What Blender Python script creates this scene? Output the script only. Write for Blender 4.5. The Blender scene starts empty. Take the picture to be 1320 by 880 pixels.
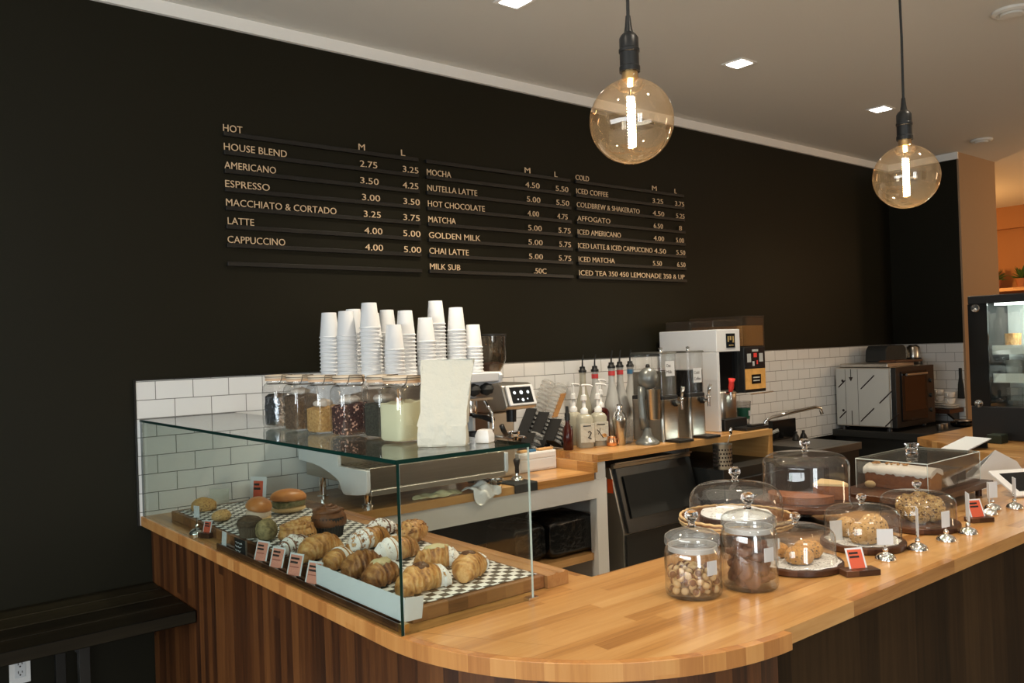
import bpy, bmesh, math, random
from mathutils import Vector, Matrix
R = math.radians
rnd = random.Random(7)
S = bpy.context.scene
C = S.collection

# ------------------------------------------------------------------ camera
CAM_Z = 1.60
def cam_axes(yaw, pitch, roll):
    f = Vector((math.cos(yaw)*math.cos(pitch), math.sin(yaw)*math.cos(pitch), math.sin(pitch)))
    r = Vector((math.sin(yaw), -math.cos(yaw), 0)); u = r.cross(f)
    return (math.cos(roll)*r + math.sin(roll)*u, -math.sin(roll)*r + math.cos(roll)*u, f)
rx, ux, fx = cam_axes(R(50.824), R(0.405), R(-1.908))
cam = bpy.data.objects.new('camera', bpy.data.cameras.new('camera')); C.objects.link(cam)
m = Matrix.Identity(4)
for i in range(3):
    m[i][0] = rx[i]; m[i][1] = ux[i]; m[i][2] = -fx[i]
m.translation = (0, 0, CAM_Z)
cam.matrix_world = m
cam.data.sensor_width = 36; cam.data.lens = 1081.45/1320*36; cam.data.clip_start = .02
S.camera = cam

# ------------------------------------------------------------------ light and exposure
S.view_settings.view_transform = 'Standard'; S.view_settings.look = 'None'
S.view_settings.gamma = 1; S.view_settings.use_curve_mapping = False
S.view_settings.exposure = 0.40
w = bpy.data.worlds.new('world'); S.world = w; w.use_nodes = True
w.node_tree.nodes['Background'].inputs[0].default_value = (.80, .88, 1, 1)
w.node_tree.nodes['Background'].inputs[1].default_value = 0.03
def area(name, loc, target, sx, sy, e, col):
    l = bpy.data.lights.new(name, 'AREA'); l.shape = 'RECTANGLE'; l.size = sx; l.size_y = sy; l.energy = e; l.color = col
    o = bpy.data.objects.new(name, l); C.objects.link(o); o.location = loc
    o.rotation_euler = (Vector(target)-Vector(loc)).to_track_quat('-Z', 'Z').to_euler(); return o
def spot(name, loc, e, col, ang=110, blend=.8, size=.05):
    l = bpy.data.lights.new(name, 'SPOT'); l.energy = e; l.color = col; l.spot_size = R(ang); l.spot_blend = blend; l.shadow_soft_size = size
    o = bpy.data.objects.new(name, l); C.objects.link(o); o.location = loc; return o
def point(name, loc, e, col, size=.05):
    l = bpy.data.lights.new(name, 'POINT'); l.energy = e; l.color = col; l.shadow_soft_size = size
    o = bpy.data.objects.new(name, l); C.objects.link(o); o.location = loc; return o
# daylight through the shop windows (street side, left of and behind the camera)
for k_, y_ in enumerate((-.42, .62, 1.66)):
    area('window_daylight_left', (-2.98, y_, 1.6), (5, y_, 1.45), .88, 2.1, 35, (.90, .97, 1))
for x_ in (-1.25, -.55):
    area('window_daylight_front', (x_, -3.6, 1.65), (x_, 5, 1.4), .6, 2.2, 36, (.90, .97, 1))
# ceiling downlights over the customer side, out of view, some added to brighten the counter
for x_, y_ in ((.55, 1.35), (1.75, .65), (3.0, .75), (.2, -.2), (1.6, -.9), (3.0, -.8), (4.4, -.2), (-.9, 1.2), (-1.0, -1.2), (.4, -2.0)):
    spot('customer_downlight', (x_, y_, 3.10), 52 if y_ > .5 and x_ > 0 else 28, (1, .86, .68), 120, 1.0, .05)
SPOTS = [(2.38, 2.82), (3.937, 2.762), (5.548, 2.783), (7.16, 2.2), (4.42, 1.56)]
point('far_room_warm_light', (9.6, 4.6, 2.3), 60, (1, .50, .16), .12)
point('far_room_warm_light', (8.7, 1.7, 2.3), 13, (1, .58, .26), .12)  # second warm light, added out of view to warm the ceiling
area('far_room_warm_area', (8.8, -2.8, 2.2), (8.4, 4, 1.2), 1.2, 1.6, 50, (1, .72, .45))  # added warm area light out of view; the wall behind has no window

# ------------------------------------------------------------------ materials
MAT = {}
def new_mat(n):
    m_ = bpy.data.materials.new(n); m_.use_nodes = True; nt = m_.node_tree; nt.nodes.clear()
    out = nt.nodes.new('ShaderNodeOutputMaterial'); MAT[n] = m_; return m_, nt, out
def N(nt, t, **k):
    n = nt.nodes.new(t)
    for a, b in k.items():
        if a.startswith('i_'):
            key = a[2:]; key = int(key) if key.isdigit() else key.replace('_', ' ')
            n.inputs[key].default_value = b
        else: setattr(n, a, b)
    return n
def lk(nt, a, b): nt.links.new(a, b)
def pbr(n, col, rough=.5, metal=0, spec=.5, noise=None, bump=None, emit=None, coat=0, trans=0, ior=1.45, obj=True):
    """noise: (scale xyz, second colour, detail, contrast) ; bump: (scale, strength)"""
    m_, nt, out = new_mat(n)
    b = N(nt, 'ShaderNodeBsdfPrincipled')
    b.inputs['Base Color'].default_value = (*col, 1); b.inputs['Roughness'].default_value = rough
    b.inputs['Metallic'].default_value = metal; b.inputs['Specular IOR Level'].default_value = spec
    b.inputs['Coat Weight'].default_value = coat; b.inputs['Transmission Weight'].default_value = trans; b.inputs['IOR'].default_value = ior
    if emit:
        b.inputs['Emission Color'].default_value = (*emit[0], 1); b.inputs['Emission Strength'].default_value = emit[1]
    tc = N(nt, 'ShaderNodeTexCoord')
    if noise:
        mp = N(nt, 'ShaderNodeMapping'); mp.inputs['Scale'].default_value = noise[0]
        ns = N(nt, 'ShaderNodeTexNoise', i_Scale=1.0, i_Detail=noise[2], i_Roughness=.6)
        lk(nt, tc.outputs['Object'], mp.inputs['Vector']); lk(nt, mp.outputs[0], ns.inputs['Vector'])
        cr = N(nt, 'ShaderNodeValToRGB'); c_ = noise[3]
        cr.color_ramp.elements[0].position = .5-c_; cr.color_ramp.elements[1].position = .5+c_
        cr.color_ramp.elements[0].color = (*noise[1], 1); cr.color_ramp.elements[1].color = (*col, 1)
        lk(nt, ns.outputs['Fac'], cr.inputs[0]); lk(nt, cr.outputs[0], b.inputs['Base Color'])
    if bump:
        n2 = N(nt, 'ShaderNodeTexNoise', i_Scale=bump[0], i_Detail=4.0)
        bp = N(nt, 'ShaderNodeBump', i_Strength=bump[1], i_Distance=.01)
        lk(nt, tc.outputs['Object'], n2.inputs['Vector']); lk(nt, n2.outputs['Fac'], bp.inputs['Height']); lk(nt, bp.outputs[0], b.inputs['Normal'])
    lk(nt, b.outputs[0], out.inputs[0]); return m_
def thin_glass(n, tint=(1, 1, 1), edge=(.75, .8, .78), f0=.045, rough=.0, haze=0, hcol=(.8, .8, .78)):
    """thin sheet of glass: clear face-on, more mirror-like and a little denser at grazing angles"""
    m_, nt, out = new_mat(n)
    g = N(nt, 'ShaderNodeNewGeometry')
    d = N(nt, 'ShaderNodeVectorMath', operation='DOT_PRODUCT')
    lk(nt, g.outputs['Normal'], d.inputs[0]); lk(nt, g.outputs['Incoming'], d.inputs[1])
    a = N(nt, 'ShaderNodeMath', operation='ABSOLUTE'); lk(nt, d.outputs['Value'], a.inputs[0])
    s = N(nt, 'ShaderNodeMath', operation='SUBTRACT', i_0=1.0, use_clamp=True); lk(nt, a.outputs[0], s.inputs[1])
    p = N(nt, 'ShaderNodeMath', operation='POWER', i_1=5.0); lk(nt, s.outputs[0], p.inputs[0])
    f = N(nt, 'ShaderNodeMath', operation='MULTIPLY_ADD', i_1=1-f0, i_2=f0, use_clamp=True); lk(nt, p.outputs[0], f.inputs[0])
    p2 = N(nt, 'ShaderNodeMath', operation='POWER', i_1=3.0); lk(nt, s.outputs[0], p2.inputs[0])
    mx = N(nt, 'ShaderNodeMix', data_type='RGBA'); mx.inputs[6].default_value = (*tint, 1); mx.inputs[7].default_value = (*edge, 1)
    lk(nt, p2.outputs[0], mx.inputs[0])
    tr = N(nt, 'ShaderNodeBsdfTransparent'); lk(nt, mx.outputs[2], tr.inputs[0])
    gl = N(nt, 'ShaderNodeBsdfGlossy'); gl.inputs['Roughness'].default_value = rough
    ms = N(nt, 'ShaderNodeMixShader'); lk(nt, f.outputs[0], ms.inputs[0]); lk(nt, tr.outputs[0], ms.inputs[1]); lk(nt, gl.outputs[0], ms.inputs[2])
    o_ = ms.outputs[0]
    if haze:
        df = N(nt, 'ShaderNodeBsdfDiffuse'); df.inputs[0].default_value = (*hcol, 1)
        m2 = N(nt, 'ShaderNodeMixShader', i_0=haze); lk(nt, o_, m2.inputs[1]); lk(nt, df.outputs[0], m2.inputs[2]); o_ = m2.outputs[0]
    lk(nt, o_, out.inputs[0]); return m_
def wood(n, cols, plank, along='X', gap=0, rough=.35, rot=0, grain=1.0, coat=0, bumpy=0, spec=.5):
    """staves / planks: cols = [dark, mid, light]; plank = (length, width) ; along = grain axis (object space); faces of any side"""
    m_, nt, out = new_mat(n)
    b = N(nt, 'ShaderNodeBsdfPrincipled'); b.inputs['Roughness'].default_value = rough; b.inputs['Coat Weight'].default_value = coat
    b.inputs['Coat Roughness'].default_value = .15; b.inputs['Specular IOR Level'].default_value = spec
    tc = N(nt, 'ShaderNodeTexCoord'); sp = N(nt, 'ShaderNodeSeparateXYZ'); lk(nt, tc.outputs['Object'], sp.inputs[0])
    ax = {'X': (0, 1, 2), 'Y': (1, 0, 2), 'Z': (2, 0, 1)}[along]
    def cellpart(o_, size, off=None):
        q = N(nt, 'ShaderNodeMath', operation='DIVIDE', i_1=size); lk(nt, o_, q.inputs[0])
        src = q.outputs[0]
        if off is not None:
            ad = N(nt, 'ShaderNodeMath', operation='ADD'); lk(nt, src, ad.inputs[0]); lk(nt, off, ad.inputs[1]); src = ad.outputs[0]
        fl = N(nt, 'ShaderNodeMath', operation='FLOOR'); lk(nt, src, fl.inputs[0]); return src, fl.outputs[0]
    s1, row = cellpart(sp.outputs[ax[1]], plank[1]); s2, row2 = cellpart(sp.outputs[ax[2]], 9.0 if along != 'Z' else plank[1])
    wn0 = N(nt, 'ShaderNodeTexWhiteNoise', noise_dimensions='2D'); cb = N(nt, 'ShaderNodeCombineXYZ'); lk(nt, row, cb.inputs[0]); lk(nt, row2, cb.inputs[1]); lk(nt, cb.outputs[0], wn0.inputs['Vector'])
    sh = N(nt, 'ShaderNodeMath', operation='MULTIPLY', i_1=7.3); lk(nt, wn0.outputs['Value'], sh.inputs[0])
    s3, col = cellpart(sp.outputs[ax[0]], plank[0], sh.outputs[0])
    wn = N(nt, 'ShaderNodeTexWhiteNoise', noise_dimensions='3D'); cb2 = N(nt, 'ShaderNodeCombineXYZ')
    lk(nt, row, cb2.inputs[0]); lk(nt, col, cb2.inputs[1]); lk(nt, row2, cb2.inputs[2]); lk(nt, cb2.outputs[0], wn.inputs['Vector'])
    mp = N(nt, 'ShaderNodeMapping'); sc = [60*grain, 60*grain, 60*grain]; sc[ax[0]] = 3*grain; mp.inputs['Scale'].default_value = sc
    va = N(nt, 'ShaderNodeVectorMath', operation='ADD'); vm = N(nt, 'ShaderNodeVectorMath', operation='SCALE'); vm.inputs['Scale'].default_value = 5
    lk(nt, wn.outputs['Color'], vm.inputs[0]); lk(nt, tc.outputs['Object'], va.inputs[0]); lk(nt, vm.outputs[0], va.inputs[1]); lk(nt, va.outputs[0], mp.inputs['Vector'])
    ns = N(nt, 'ShaderNodeTexNoise', i_Scale=1.0, i_Detail=5.0, i_Roughness=.65, i_Distortion=.6); lk(nt, mp.outputs[0], ns.inputs['Vector'])
    ad = N(nt, 'ShaderNodeMath', operation='MULTIPLY_ADD', i_1=.62); lk(nt, wn.outputs['Value'], ad.inputs[0])
    a2 = N(nt, 'ShaderNodeMath', operation='MULTIPLY_ADD', i_1=.9, i_2=-.26); lk(nt, ns.outputs['Fac'], a2.inputs[0]); lk(nt, a2.outputs[0], ad.inputs[2])
    cr = N(nt, 'ShaderNodeValToRGB'); e = cr.color_ramp.elements
    e[0].position = .08; e[1].position = .95; e[0].color = (*cols[0], 1); e[1].color = (*cols[2], 1); k = e.new(.45); k.color = (*cols[1], 1)
    lk(nt, ad.outputs[0], cr.inputs[0])
    csrc = cr.outputs[0]
    if gap:
        fr = N(nt, 'ShaderNodeMath', operation='FRACT'); lk(nt, s1, fr.inputs[0])
        lt = N(nt, 'ShaderNodeMath', operation='LESS_THAN', i_1=gap/plank[1]); lk(nt, fr.outputs[0], lt.inputs[0])
        mx = N(nt, 'ShaderNodeMix', data_type='RGBA'); mx.inputs[7].default_value = (*[c*.35 for c in cols[0]], 1)
        lk(nt, lt.outputs[0], mx.inputs[0]); lk(nt, csrc, mx.inputs[6]); csrc = mx.outputs[2]
    lk(nt, csrc, b.inputs['Base Color'])
    if bumpy:
        bp = N(nt, 'ShaderNodeBump', i_Strength=bumpy, i_Distance=.01); lk(nt, ns.outputs['Fac'], bp.inputs['Height']); lk(nt, bp.outputs[0], b.inputs['Normal'])
    lk(nt, b.outputs[0], out.inputs[0]); return m_
def tiles(n, tile, grout, bw, bh, mort, axis, ox, oz, rough=.12):
    """running-bond wall tiles on a wall plane; axis = horizontal object axis"""
    m_, nt, out = new_mat(n)
    b = N(nt, 'ShaderNodeBsdfPrincipled'); b.inputs['Roughness'].default_value = rough
    tc = N(nt, 'ShaderNodeTexCoord'); sp = N(nt, 'ShaderNodeSeparateXYZ'); lk(nt, tc.outputs['Object'], sp.inputs[0])
    a = N(nt, 'ShaderNodeMath', operation='SUBTRACT', i_1=ox); z = N(nt, 'ShaderNodeMath', operation='SUBTRACT', i_1=oz)
    lk(nt, sp.outputs[axis], a.inputs[0]); lk(nt, sp.outputs[2], z.inputs[0])
    cb = N(nt, 'ShaderNodeCombineXYZ'); lk(nt, a.outputs[0], cb.inputs[0]); lk(nt, z.outputs[0], cb.inputs[1])
    br = N(nt, 'ShaderNodeTexBrick', offset=.5, i_Scale=1.0, i_Mortar_Size=mort, i_Mortar_Smooth=.1, i_Bias=0.0, i_Brick_Width=bw, i_Row_Height=bh)
    br.inputs['Color1'].default_value = (*tile, 1); br.inputs['Color2'].default_value = (*[c*.96 for c in tile], 1); br.inputs['Mortar'].default_value = (*grout, 1)
    lk(nt, cb.outputs[0], br.inputs['Vector']); lk(nt, br.outputs['Color'], b.inputs['Base Color'])
    bp = N(nt, 'ShaderNodeBump', i_Strength=.6, i_Distance=.003, invert=True); lk(nt, br.outputs['Fac'], bp.inputs['Height']); lk(nt, bp.outputs[0], b.inputs['Normal'])
    lk(nt, b.outputs[0], out.inputs[0]); return m_
def checker(n, c1, c2, size):
    m_, nt, out = new_mat(n)
    b = N(nt, 'ShaderNodeBsdfPrincipled'); b.inputs['Roughness'].default_value = .55
    tc = N(nt, 'ShaderNodeTexCoord'); mp = N(nt, 'ShaderNodeMapping'); mp.inputs['Location'].default_value = (.003, .004, .37)
    ck = N(nt, 'ShaderNodeTexChecker', i_Scale=1/size); ck.inputs['Color1'].default_value = (*c1, 1); ck.inputs['Color2'].default_value = (*c2, 1)
    lk(nt, tc.outputs['Object'], mp.inputs[0]); lk(nt, mp.outputs[0], ck.inputs['Vector']); lk(nt, ck.outputs[0], b.inputs['Base Color']); lk(nt, b.outputs[0], out.inputs[0])
def speckle(n, base, spot_, scale, cover, rough=.6, bump=.3, base2=None):
    """a base colour with voronoi chips of another colour"""
    m_, nt, out = new_mat(n)
    b = N(nt, 'ShaderNodeBsdfPrincipled'); b.inputs['Roughness'].default_value = rough
    tc = N(nt, 'ShaderNodeTexCoord'); v = N(nt, 'ShaderNodeTexVoronoi', i_Scale=scale, i_Randomness=1.0); lk(nt, tc.outputs['Object'], v.inputs['Vector'])
    sp = N(nt, 'ShaderNodeSeparateColor'); lk(nt, v.outputs['Color'], sp.inputs[0])
    lt = N(nt, 'ShaderNodeMath', operation='LESS_THAN', i_1=cover); lk(nt, sp.outputs[0], lt.inputs[0])
    ns = N(nt, 'ShaderNodeTexNoise', i_Scale=scale*.35, i_Detail=4.0); lk(nt, tc.outputs['Object'], ns.inputs['Vector'])
    mb = N(nt, 'ShaderNodeMix', data_type='RGBA'); mb.inputs[6].default_value = (*base, 1); mb.inputs[7].default_value = (*(base2 or [c*.6 for c in base]), 1)
    sr = N(nt, 'ShaderNodeMapRange', i_1=.4, i_2=.65); lk(nt, ns.outputs['Fac'], sr.inputs[0]); lk(nt, sr.outputs[0], mb.inputs[0])
    mx = N(nt, 'ShaderNodeMix', data_type='RGBA'); mx.inputs[7].default_value = (*spot_, 1); lk(nt, lt.outputs[0], mx.inputs[0]); lk(nt, mb.outputs[2], mx.inputs[6])
    lk(nt, mx.outputs[2], b.inputs['Base Color'])
    bp = N(nt, 'ShaderNodeBump', i_Strength=bump, i_Distance=.006); lk(nt, v.outputs['Distance'], bp.inputs['Height']); lk(nt, bp.outputs[0], b.inputs['Normal'])
    lk(nt, b.outputs[0], out.inputs[0]); return m_
def dusting(n, col, scale, cover, rough=.8):
    """broken coat of sugar: patches of the coat with bare gaps"""
    m_, nt, out = new_mat(n)
    b = N(nt, 'ShaderNodeBsdfPrincipled'); b.inputs['Roughness'].default_value = rough; b.inputs['Base Color'].default_value = (*col, 1)
    tc = N(nt, 'ShaderNodeTexCoord'); ns = N(nt, 'ShaderNodeTexNoise', i_Scale=scale, i_Detail=5.0, i_Roughness=.7); lk(nt, tc.outputs['Object'], ns.inputs['Vector'])
    lt = N(nt, 'ShaderNodeMapRange', i_1=cover-.03, i_2=cover+.03); lk(nt, ns.outputs['Fac'], lt.inputs[0])
    tr = N(nt, 'ShaderNodeBsdfTransparent'); ms = N(nt, 'ShaderNodeMixShader'); lk(nt, lt.outputs[0], ms.inputs[0]); lk(nt, b.outputs[0], ms.inputs[1]); lk(nt, tr.outputs[0], ms.inputs[2])
    lk(nt, ms.outputs[0], out.inputs[0]); return m_

pbr('wall_paint', (.0105, .0092, .0044), .52, spec=.18, noise=((1.2, 1.2, 1.2), (.0090, .0078, .0036), 3, .3))
pbr('ceiling_paint', (.66, .645, .60), .8)
pbr('white_paint', (.72, .70, .66), .55)
pbr('trim_paint', (.80, .78, .74), .5)
pbr('beige_paint', (.33, .215, .125), .7)
pbr('orange_paint', (.36, .165, .06), .7)
pbr('floor_concrete', (.38, .35, .30), .5, noise=((3, 3, 3), (.31, .28, .24), 5, .3))
tiles('white_tile', (.74, .74, .73), (.20, .20, .19), .156, .0775, .0016, 0, .986, .966)
tiles('white_tile_side', (.74, .74, .73), (.20, .20, .19), .156, .0775, .0016, 1, .05, .966)
MAPLE = [(.27, .110, .026), (.49, .245, .075), (.62, .36, .140)]
wood('maple_along_x', MAPLE, (.55, .042), 'X', rough=.28, coat=.25)
wood('maple_along_y', MAPLE, (.55, .042), 'Y', rough=.28, coat=.25)
wood('maple_edge', [(.34, .13, .035), (.50, .225, .065), (.60, .31, .105)], (.4, .05), 'Z', rough=.3, grain=.6, coat=.2)
wood('walnut_panel', [(.017, .0050, .0013), (.072, .0225, .0055), (.160, .058, .0150)], (2.2, .042), 'Z', rough=.42, grain=1.1)
wood('dark_panel', [(.007, .0040, .0018), (.025, .0135, .0055), (.052, .029, .012)], (2.2, .10), 'Z', rough=.6, grain=.8, spec=.12)
wood('bench_wood', [(.006, .005, .003), (.013, .010, .006), (.030, .024, .013)], (2.5, .085), 'X', gap=.004, rough=.45, grain=.6, spec=.10)
wood('end_grain', [(.08, .028, .009), (.21, .085, .028), (.35, .17, .060)], (.055, .045), 'X', rough=.4, grain=.8)
wood('board_side', [(.07, .024, .008), (.19, .075, .025), (.33, .155, .056)], (.06, .06), 'X', rough=.4, grain=.7)
wood('board_edge_long', [(.16, .06, .02), (.33, .15, .05), (.47, .26, .10)], (.6, .05), 'Y', rough=.4)
wood('dark_walnut', [(.025, .009, .004), (.065, .024, .010), (.12, .048, .020)], (.5, .06), 'X', rough=.35)
wood('cake_stand_wood', [(.035, .011, .004), (.075, .025, .009), (.13, .048, .018)], (.5, .07), 'X', rough=.35)
wood('pine', [(.38, .17, .05), (.55, .29, .10), (.65, .38, .15)], (.8, .2), 'X', rough=.45)
checker('checked_paper', (.78, .78, .76), (.050, .045, .035), .0245)
pbr('stainless', (.56, .53, .48), .28, 1, noise=((2, 2, 120), (.46, .43, .38), 3, .3))
pbr('stainless_soft', (.50, .48, .44), .38, 1)
pbr('dark_steel', (.045, .045, .042), .40, .6)
pbr('dull_steel', (.20, .195, .18), .42, .9)
pbr('chrome', (.86, .86, .86), .06, 1)
pbr('brass', (.72, .50, .22), .3, 1)
pbr('copper', (.75, .42, .25), .25, 1)
pbr('wire', (.16, .14, .11), .35, 1)
pbr('black_plastic', (.012, .012, .012), .35)
pbr('black_gloss', (.008, .008, .008), .12, spec=.3)
pbr('oven_glass', (.035, .014, .006), .3, spec=.25)
pbr('black_rubber', (.014, .015, .014), .7)
pbr('grey_hammered', (.20, .21, .20), .32, .55)
pbr('white_plastic', (.78, .78, .77), .3)
pbr('white_enamel', (.68, .69, .70), .22)
pbr('paper_cup', (.77, .78, .79), .5)
pbr('paper_white', (.66, .675, .69), .75)
pbr('paper_bag', (.53, .515, .44), .8, bump=(30, .7))
pbr('paper_grey', (.45, .45, .43), .8)
pbr('kraft', (.26, .12, .055), .7)
pbr('card_pink', (.66, .27, .19), .7)
pbr('card_red', (.62, .10, .045), .7)
pbr('ink', (.02, .012, .01), .7)
pbr('ink_faint', (.34, .10, .07), .7)
pbr('letter_pale', (.66, .47, .29), .5)
pbr('rail_black', (.007, .0065, .0055), .4)
pbr('post_it', (.9, .12, .02), .7)
pbr('cloth_white', (.78, .78, .75), .9, bump=(90, .3))
pbr('cloth_green', (.66, .64, .38), .9, bump=(90, .3))
pbr('gasket', (.62, .42, .27), .5)
pbr('lid_cream', (.60, .50, .38), .35)
pbr('porcelain', (.80, .79, .76), .15)
pbr('trash_bag', (.010, .010, .010), .22, bump=(26, .7))
pbr('plant_green', (.05, .12, .03), .6)
pbr('dark_green', (.014, .022, .012), .5)
pbr('terracotta', (.35, .14, .06), .7)
pbr('lamp_on', (1, 1, 1), .5, emit=((1, .96, .88), 12))
pbr('filament', (1, .9, .7), .5, emit=((1, .80, .52), 60))
pbr('screen_dark', (.012, .014, .016), .12)
pbr('screen_icon', (.6, .65, .7), .4, emit=((.8, .9, 1), .7))
pbr('amber_panel', (.45, .22, .06), .25, emit=((1, .50, .12), .22), noise=((14, 14, 14), (.12, .045, .012), 4, .25))
pbr('fridge_light', (1, 1, 1), .5, emit=((.95, 1, .95), 9.0))
pbr('shelf_white', (.75, .78, .76), .3)
pbr('green_cup', (.02, .14, .08), .4)
pbr('red_tap', (.75, .05, .04), .35)
pbr('dark_liquid', (.010, .007, .005), .15)
pbr('oat_liquid', (.075, .065, .045), .3)
pbr('syrup_red', (.045, .006, .004), .15)
pbr('clear_syrup', (.38, .36, .28), .25)
pbr('plastic_bottle', (.46, .46, .44), .22, bump=None)
pbr('band_red', (.55, .05, .05), .4)
pbr('band_blue', (.04, .16, .30), .4)
pbr('tea_brown', (.20, .13, .075), .85, noise=((160, 160, 160), (.07, .045, .025), 3, .2), bump=(160, .9))
pbr('tea_gold', (.62, .40, .15), .85, noise=((140, 140, 140), (.36, .20, .06), 3, .2), bump=(140, .9))
speckle('tea_red', (.060, .014, .010), (.62, .36, .26), 170, .13, .7, .8)
pbr('tea_green', (.055, .055, .035), .85, noise=((150, 150, 150), (.02, .02, .012), 3, .2), bump=(150, .9))
pbr('lemon_powder', (.62, .62, .42), .8)
pbr('foil', (.60, .64, .70), .16, 1, bump=(45, 1.0))
pbr('pouch', (.55, .50, .43), .5, bump=(30, .5))
# pastry
def crust(n, hi, mid, lo, bands=42):
    """laminated pastry: baked bands across the roll (object x) broken by noise"""
    m_, nt, out = new_mat(n)
    b = N(nt, 'ShaderNodeBsdfPrincipled'); b.inputs['Roughness'].default_value = .42
    tc = N(nt, 'ShaderNodeTexCoord')
    wv = N(nt, 'ShaderNodeTexWave', i_Scale=bands*.5, i_Distortion=7.0, i_Detail=4.0); wv.inputs['Detail Scale'].default_value = 1.6
    ns = N(nt, 'ShaderNodeTexNoise', i_Scale=26.0, i_Detail=6.0, i_Roughness=.65)
    n2 = N(nt, 'ShaderNodeTexNoise', i_Scale=150.0, i_Detail=3.0)
    for q in (wv, ns, n2): lk(nt, tc.outputs['Object'], q.inputs['Vector'])
    ad = N(nt, 'ShaderNodeMath', operation='MULTIPLY_ADD', i_1=.22); lk(nt, wv.outputs['Fac'], ad.inputs[0])
    a2 = N(nt, 'ShaderNodeMath', operation='MULTIPLY_ADD', i_1=1.7, i_2=-.42); lk(nt, ns.outputs['Fac'], a2.inputs[0]); lk(nt, a2.outputs[0], ad.inputs[2])
    cr = N(nt, 'ShaderNodeValToRGB'); e = cr.color_ramp.elements
    e[0].position = .18; e[1].position = .85; e[0].color = (*lo, 1); e[1].color = (*hi, 1); k = e.new(.48); k.color = (*mid, 1)
    lk(nt, ad.outputs[0], cr.inputs[0]); lk(nt, cr.outputs[0], b.inputs['Base Color'])
    hs = N(nt, 'ShaderNodeMath', operation='MULTIPLY_ADD', i_1=.35); lk(nt, n2.outputs['Fac'], hs.inputs[0]); lk(nt, wv.outputs['Fac'], hs.inputs[2])
    bp = N(nt, 'ShaderNodeBump', i_Strength=.55, i_Distance=.004); lk(nt, hs.outputs[0], bp.inputs['Height']); lk(nt, bp.outputs[0], b.inputs['Normal'])
    lk(nt, b.outputs[0], out.inputs[0])
crust('crust_gold', (.68, .42, .17), (.50, .235, .065), (.20, .068, .017))
crust('crust_brown', (.50, .26, .09), (.30, .12, .035), (.10, .032, .010))
pbr('crust_dark', (.22, .085, .028), .5, noise=((30, 30, 30), (.07, .024, .009), 4, .25), bump=(50, .4))
pbr('bun_top', (.56, .235, .07), .38, noise=((22, 22, 22), (.42, .15, .04), 3, .25))
pbr('bun_bottom', (.66, .45, .22), .6, bump=(40, .3))
pbr('filling', (.33, .27, .15), .7, noise=((60, 60, 60), (.12, .13, .05), 4, .15), bump=(60, .8))
pbr('filling_ham', (.70, .55, .42), .6, bump=(50, .6))
pbr('muffin_dark', (.12, .075, .04), .8, noise=((60, 60, 60), (.05, .03, .016), 4, .2), bump=(60, .6))
pbr('muffin_green', (.36, .28, .13), .8, noise=((60, 60, 60), (.11, .085, .035), 4, .15), bump=(60, .6))
pbr('dark_wrapper', (.022, .020, .018), .6)
pbr('brown_wrapper', (.11, .075, .045), .7)
dusting('sugar_coat', (.86, .86, .86), 70, .54)
dusting('sugar_coat_heavy', (.87, .87, .87), 75, .62)
pbr('pistachio', (.52, .47, .25), .7, noise=((70, 70, 70), (.62, .50, .30), 4, .2), bump=(70, .5))
pbr('chocolate', (.075, .028, .014), .4, bump=(60, .5))
pbr('chocolate_brown', (.25, .105, .052), .55, noise=((60, 60, 60), (.15, .058, .028), 4, .25), bump=(70, .3))
speckle('scone', (.56, .34, .12), (.20, .09, .035), 210, .10, .75, .35, (.46, .24, .075))
speckle('oat_cookie', (.60, .40, .16), (.14, .07, .03), 190, .16, .75, .9, (.40, .22, .07))
speckle('chip_scone', (.66, .42, .18), (.12, .06, .03), 240, .07, .75, .35, (.55, .32, .11))
speckle('seeded_bun', (.66, .36, .11), (.10, .07, .05), 330, .08, .55, .35, (.55, .26, .07))
speckle('doily', (.72, .72, .71), (.22, .21, .20), 260, .12, .8, .1, (.66, .66, .65))
pbr('loaf_crust', (.33, .105, .024), .6, noise=((50, 50, 50), (.21, .060, .014), 4, .25), bump=(70, .4))
pbr('icing', (.84, .80, .76), .5, bump=(30, .6))
pbr('choc_loaf', (.040, .020, .012), .6, noise=((40, 40, 40), (.02, .010, .006), 4, .25), bump=(60, .4))
pbr('cheesecake', (.68, .50, .25), .6)
pbr('cookie_pale', (.70, .50, .26), .65, bump=(90, .3))
thin_glass('pane_glass', (.95, .985, .965), (.80, .88, .84), .055)
thin_glass('top_glass', (.96, .985, .97), (.80, .88, .84), .13)
thin_glass('jar_glass', (.985, .99, .988), (.88, .91, .90), .14, haze=.008)
thin_glass('lid_glass', (.95, .96, .955), (.62, .68, .65), .12, haze=.10)
thin_glass('frosted_seal', (.9, .9, .9), (.9, .9, .9), .1, .3, haze=.75)
thin_glass('lid_plastic', (.93, .93, .92), (.7, .7, .7), .09, .08, haze=.22)
thin_glass('dome_glass', (.965, .965, .95), (.82, .81, .77), .10, haze=.02)
thin_glass('bulb_glass', (.98, .92, .82), (.86, .68, .46), .10, haze=.018, hcol=(1, .80, .58))
thin_glass('clear_plastic', (.93, .92, .90), (.5, .5, .5), .05, .12, .10)
thin_glass('smoked_plastic', (.88, .82, .73), (.50, .45, .38), .07, .05, haze=.012)
thin_glass('tank_plastic', (.95, .95, .94), (.7, .7, .68), .07, .04, haze=.025)
thin_glass('fridge_glass', (.92, .95, .93), (.6, .65, .62), .07)
pbr('solid_glass', (1, 1, 1), .02, trans=1, ior=1.45)
pbr('glass_edge', (.003, .022, .017), .3, spec=.2)
pbr('glass_edge_pale', (.62, .68, .64), .2)

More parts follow.
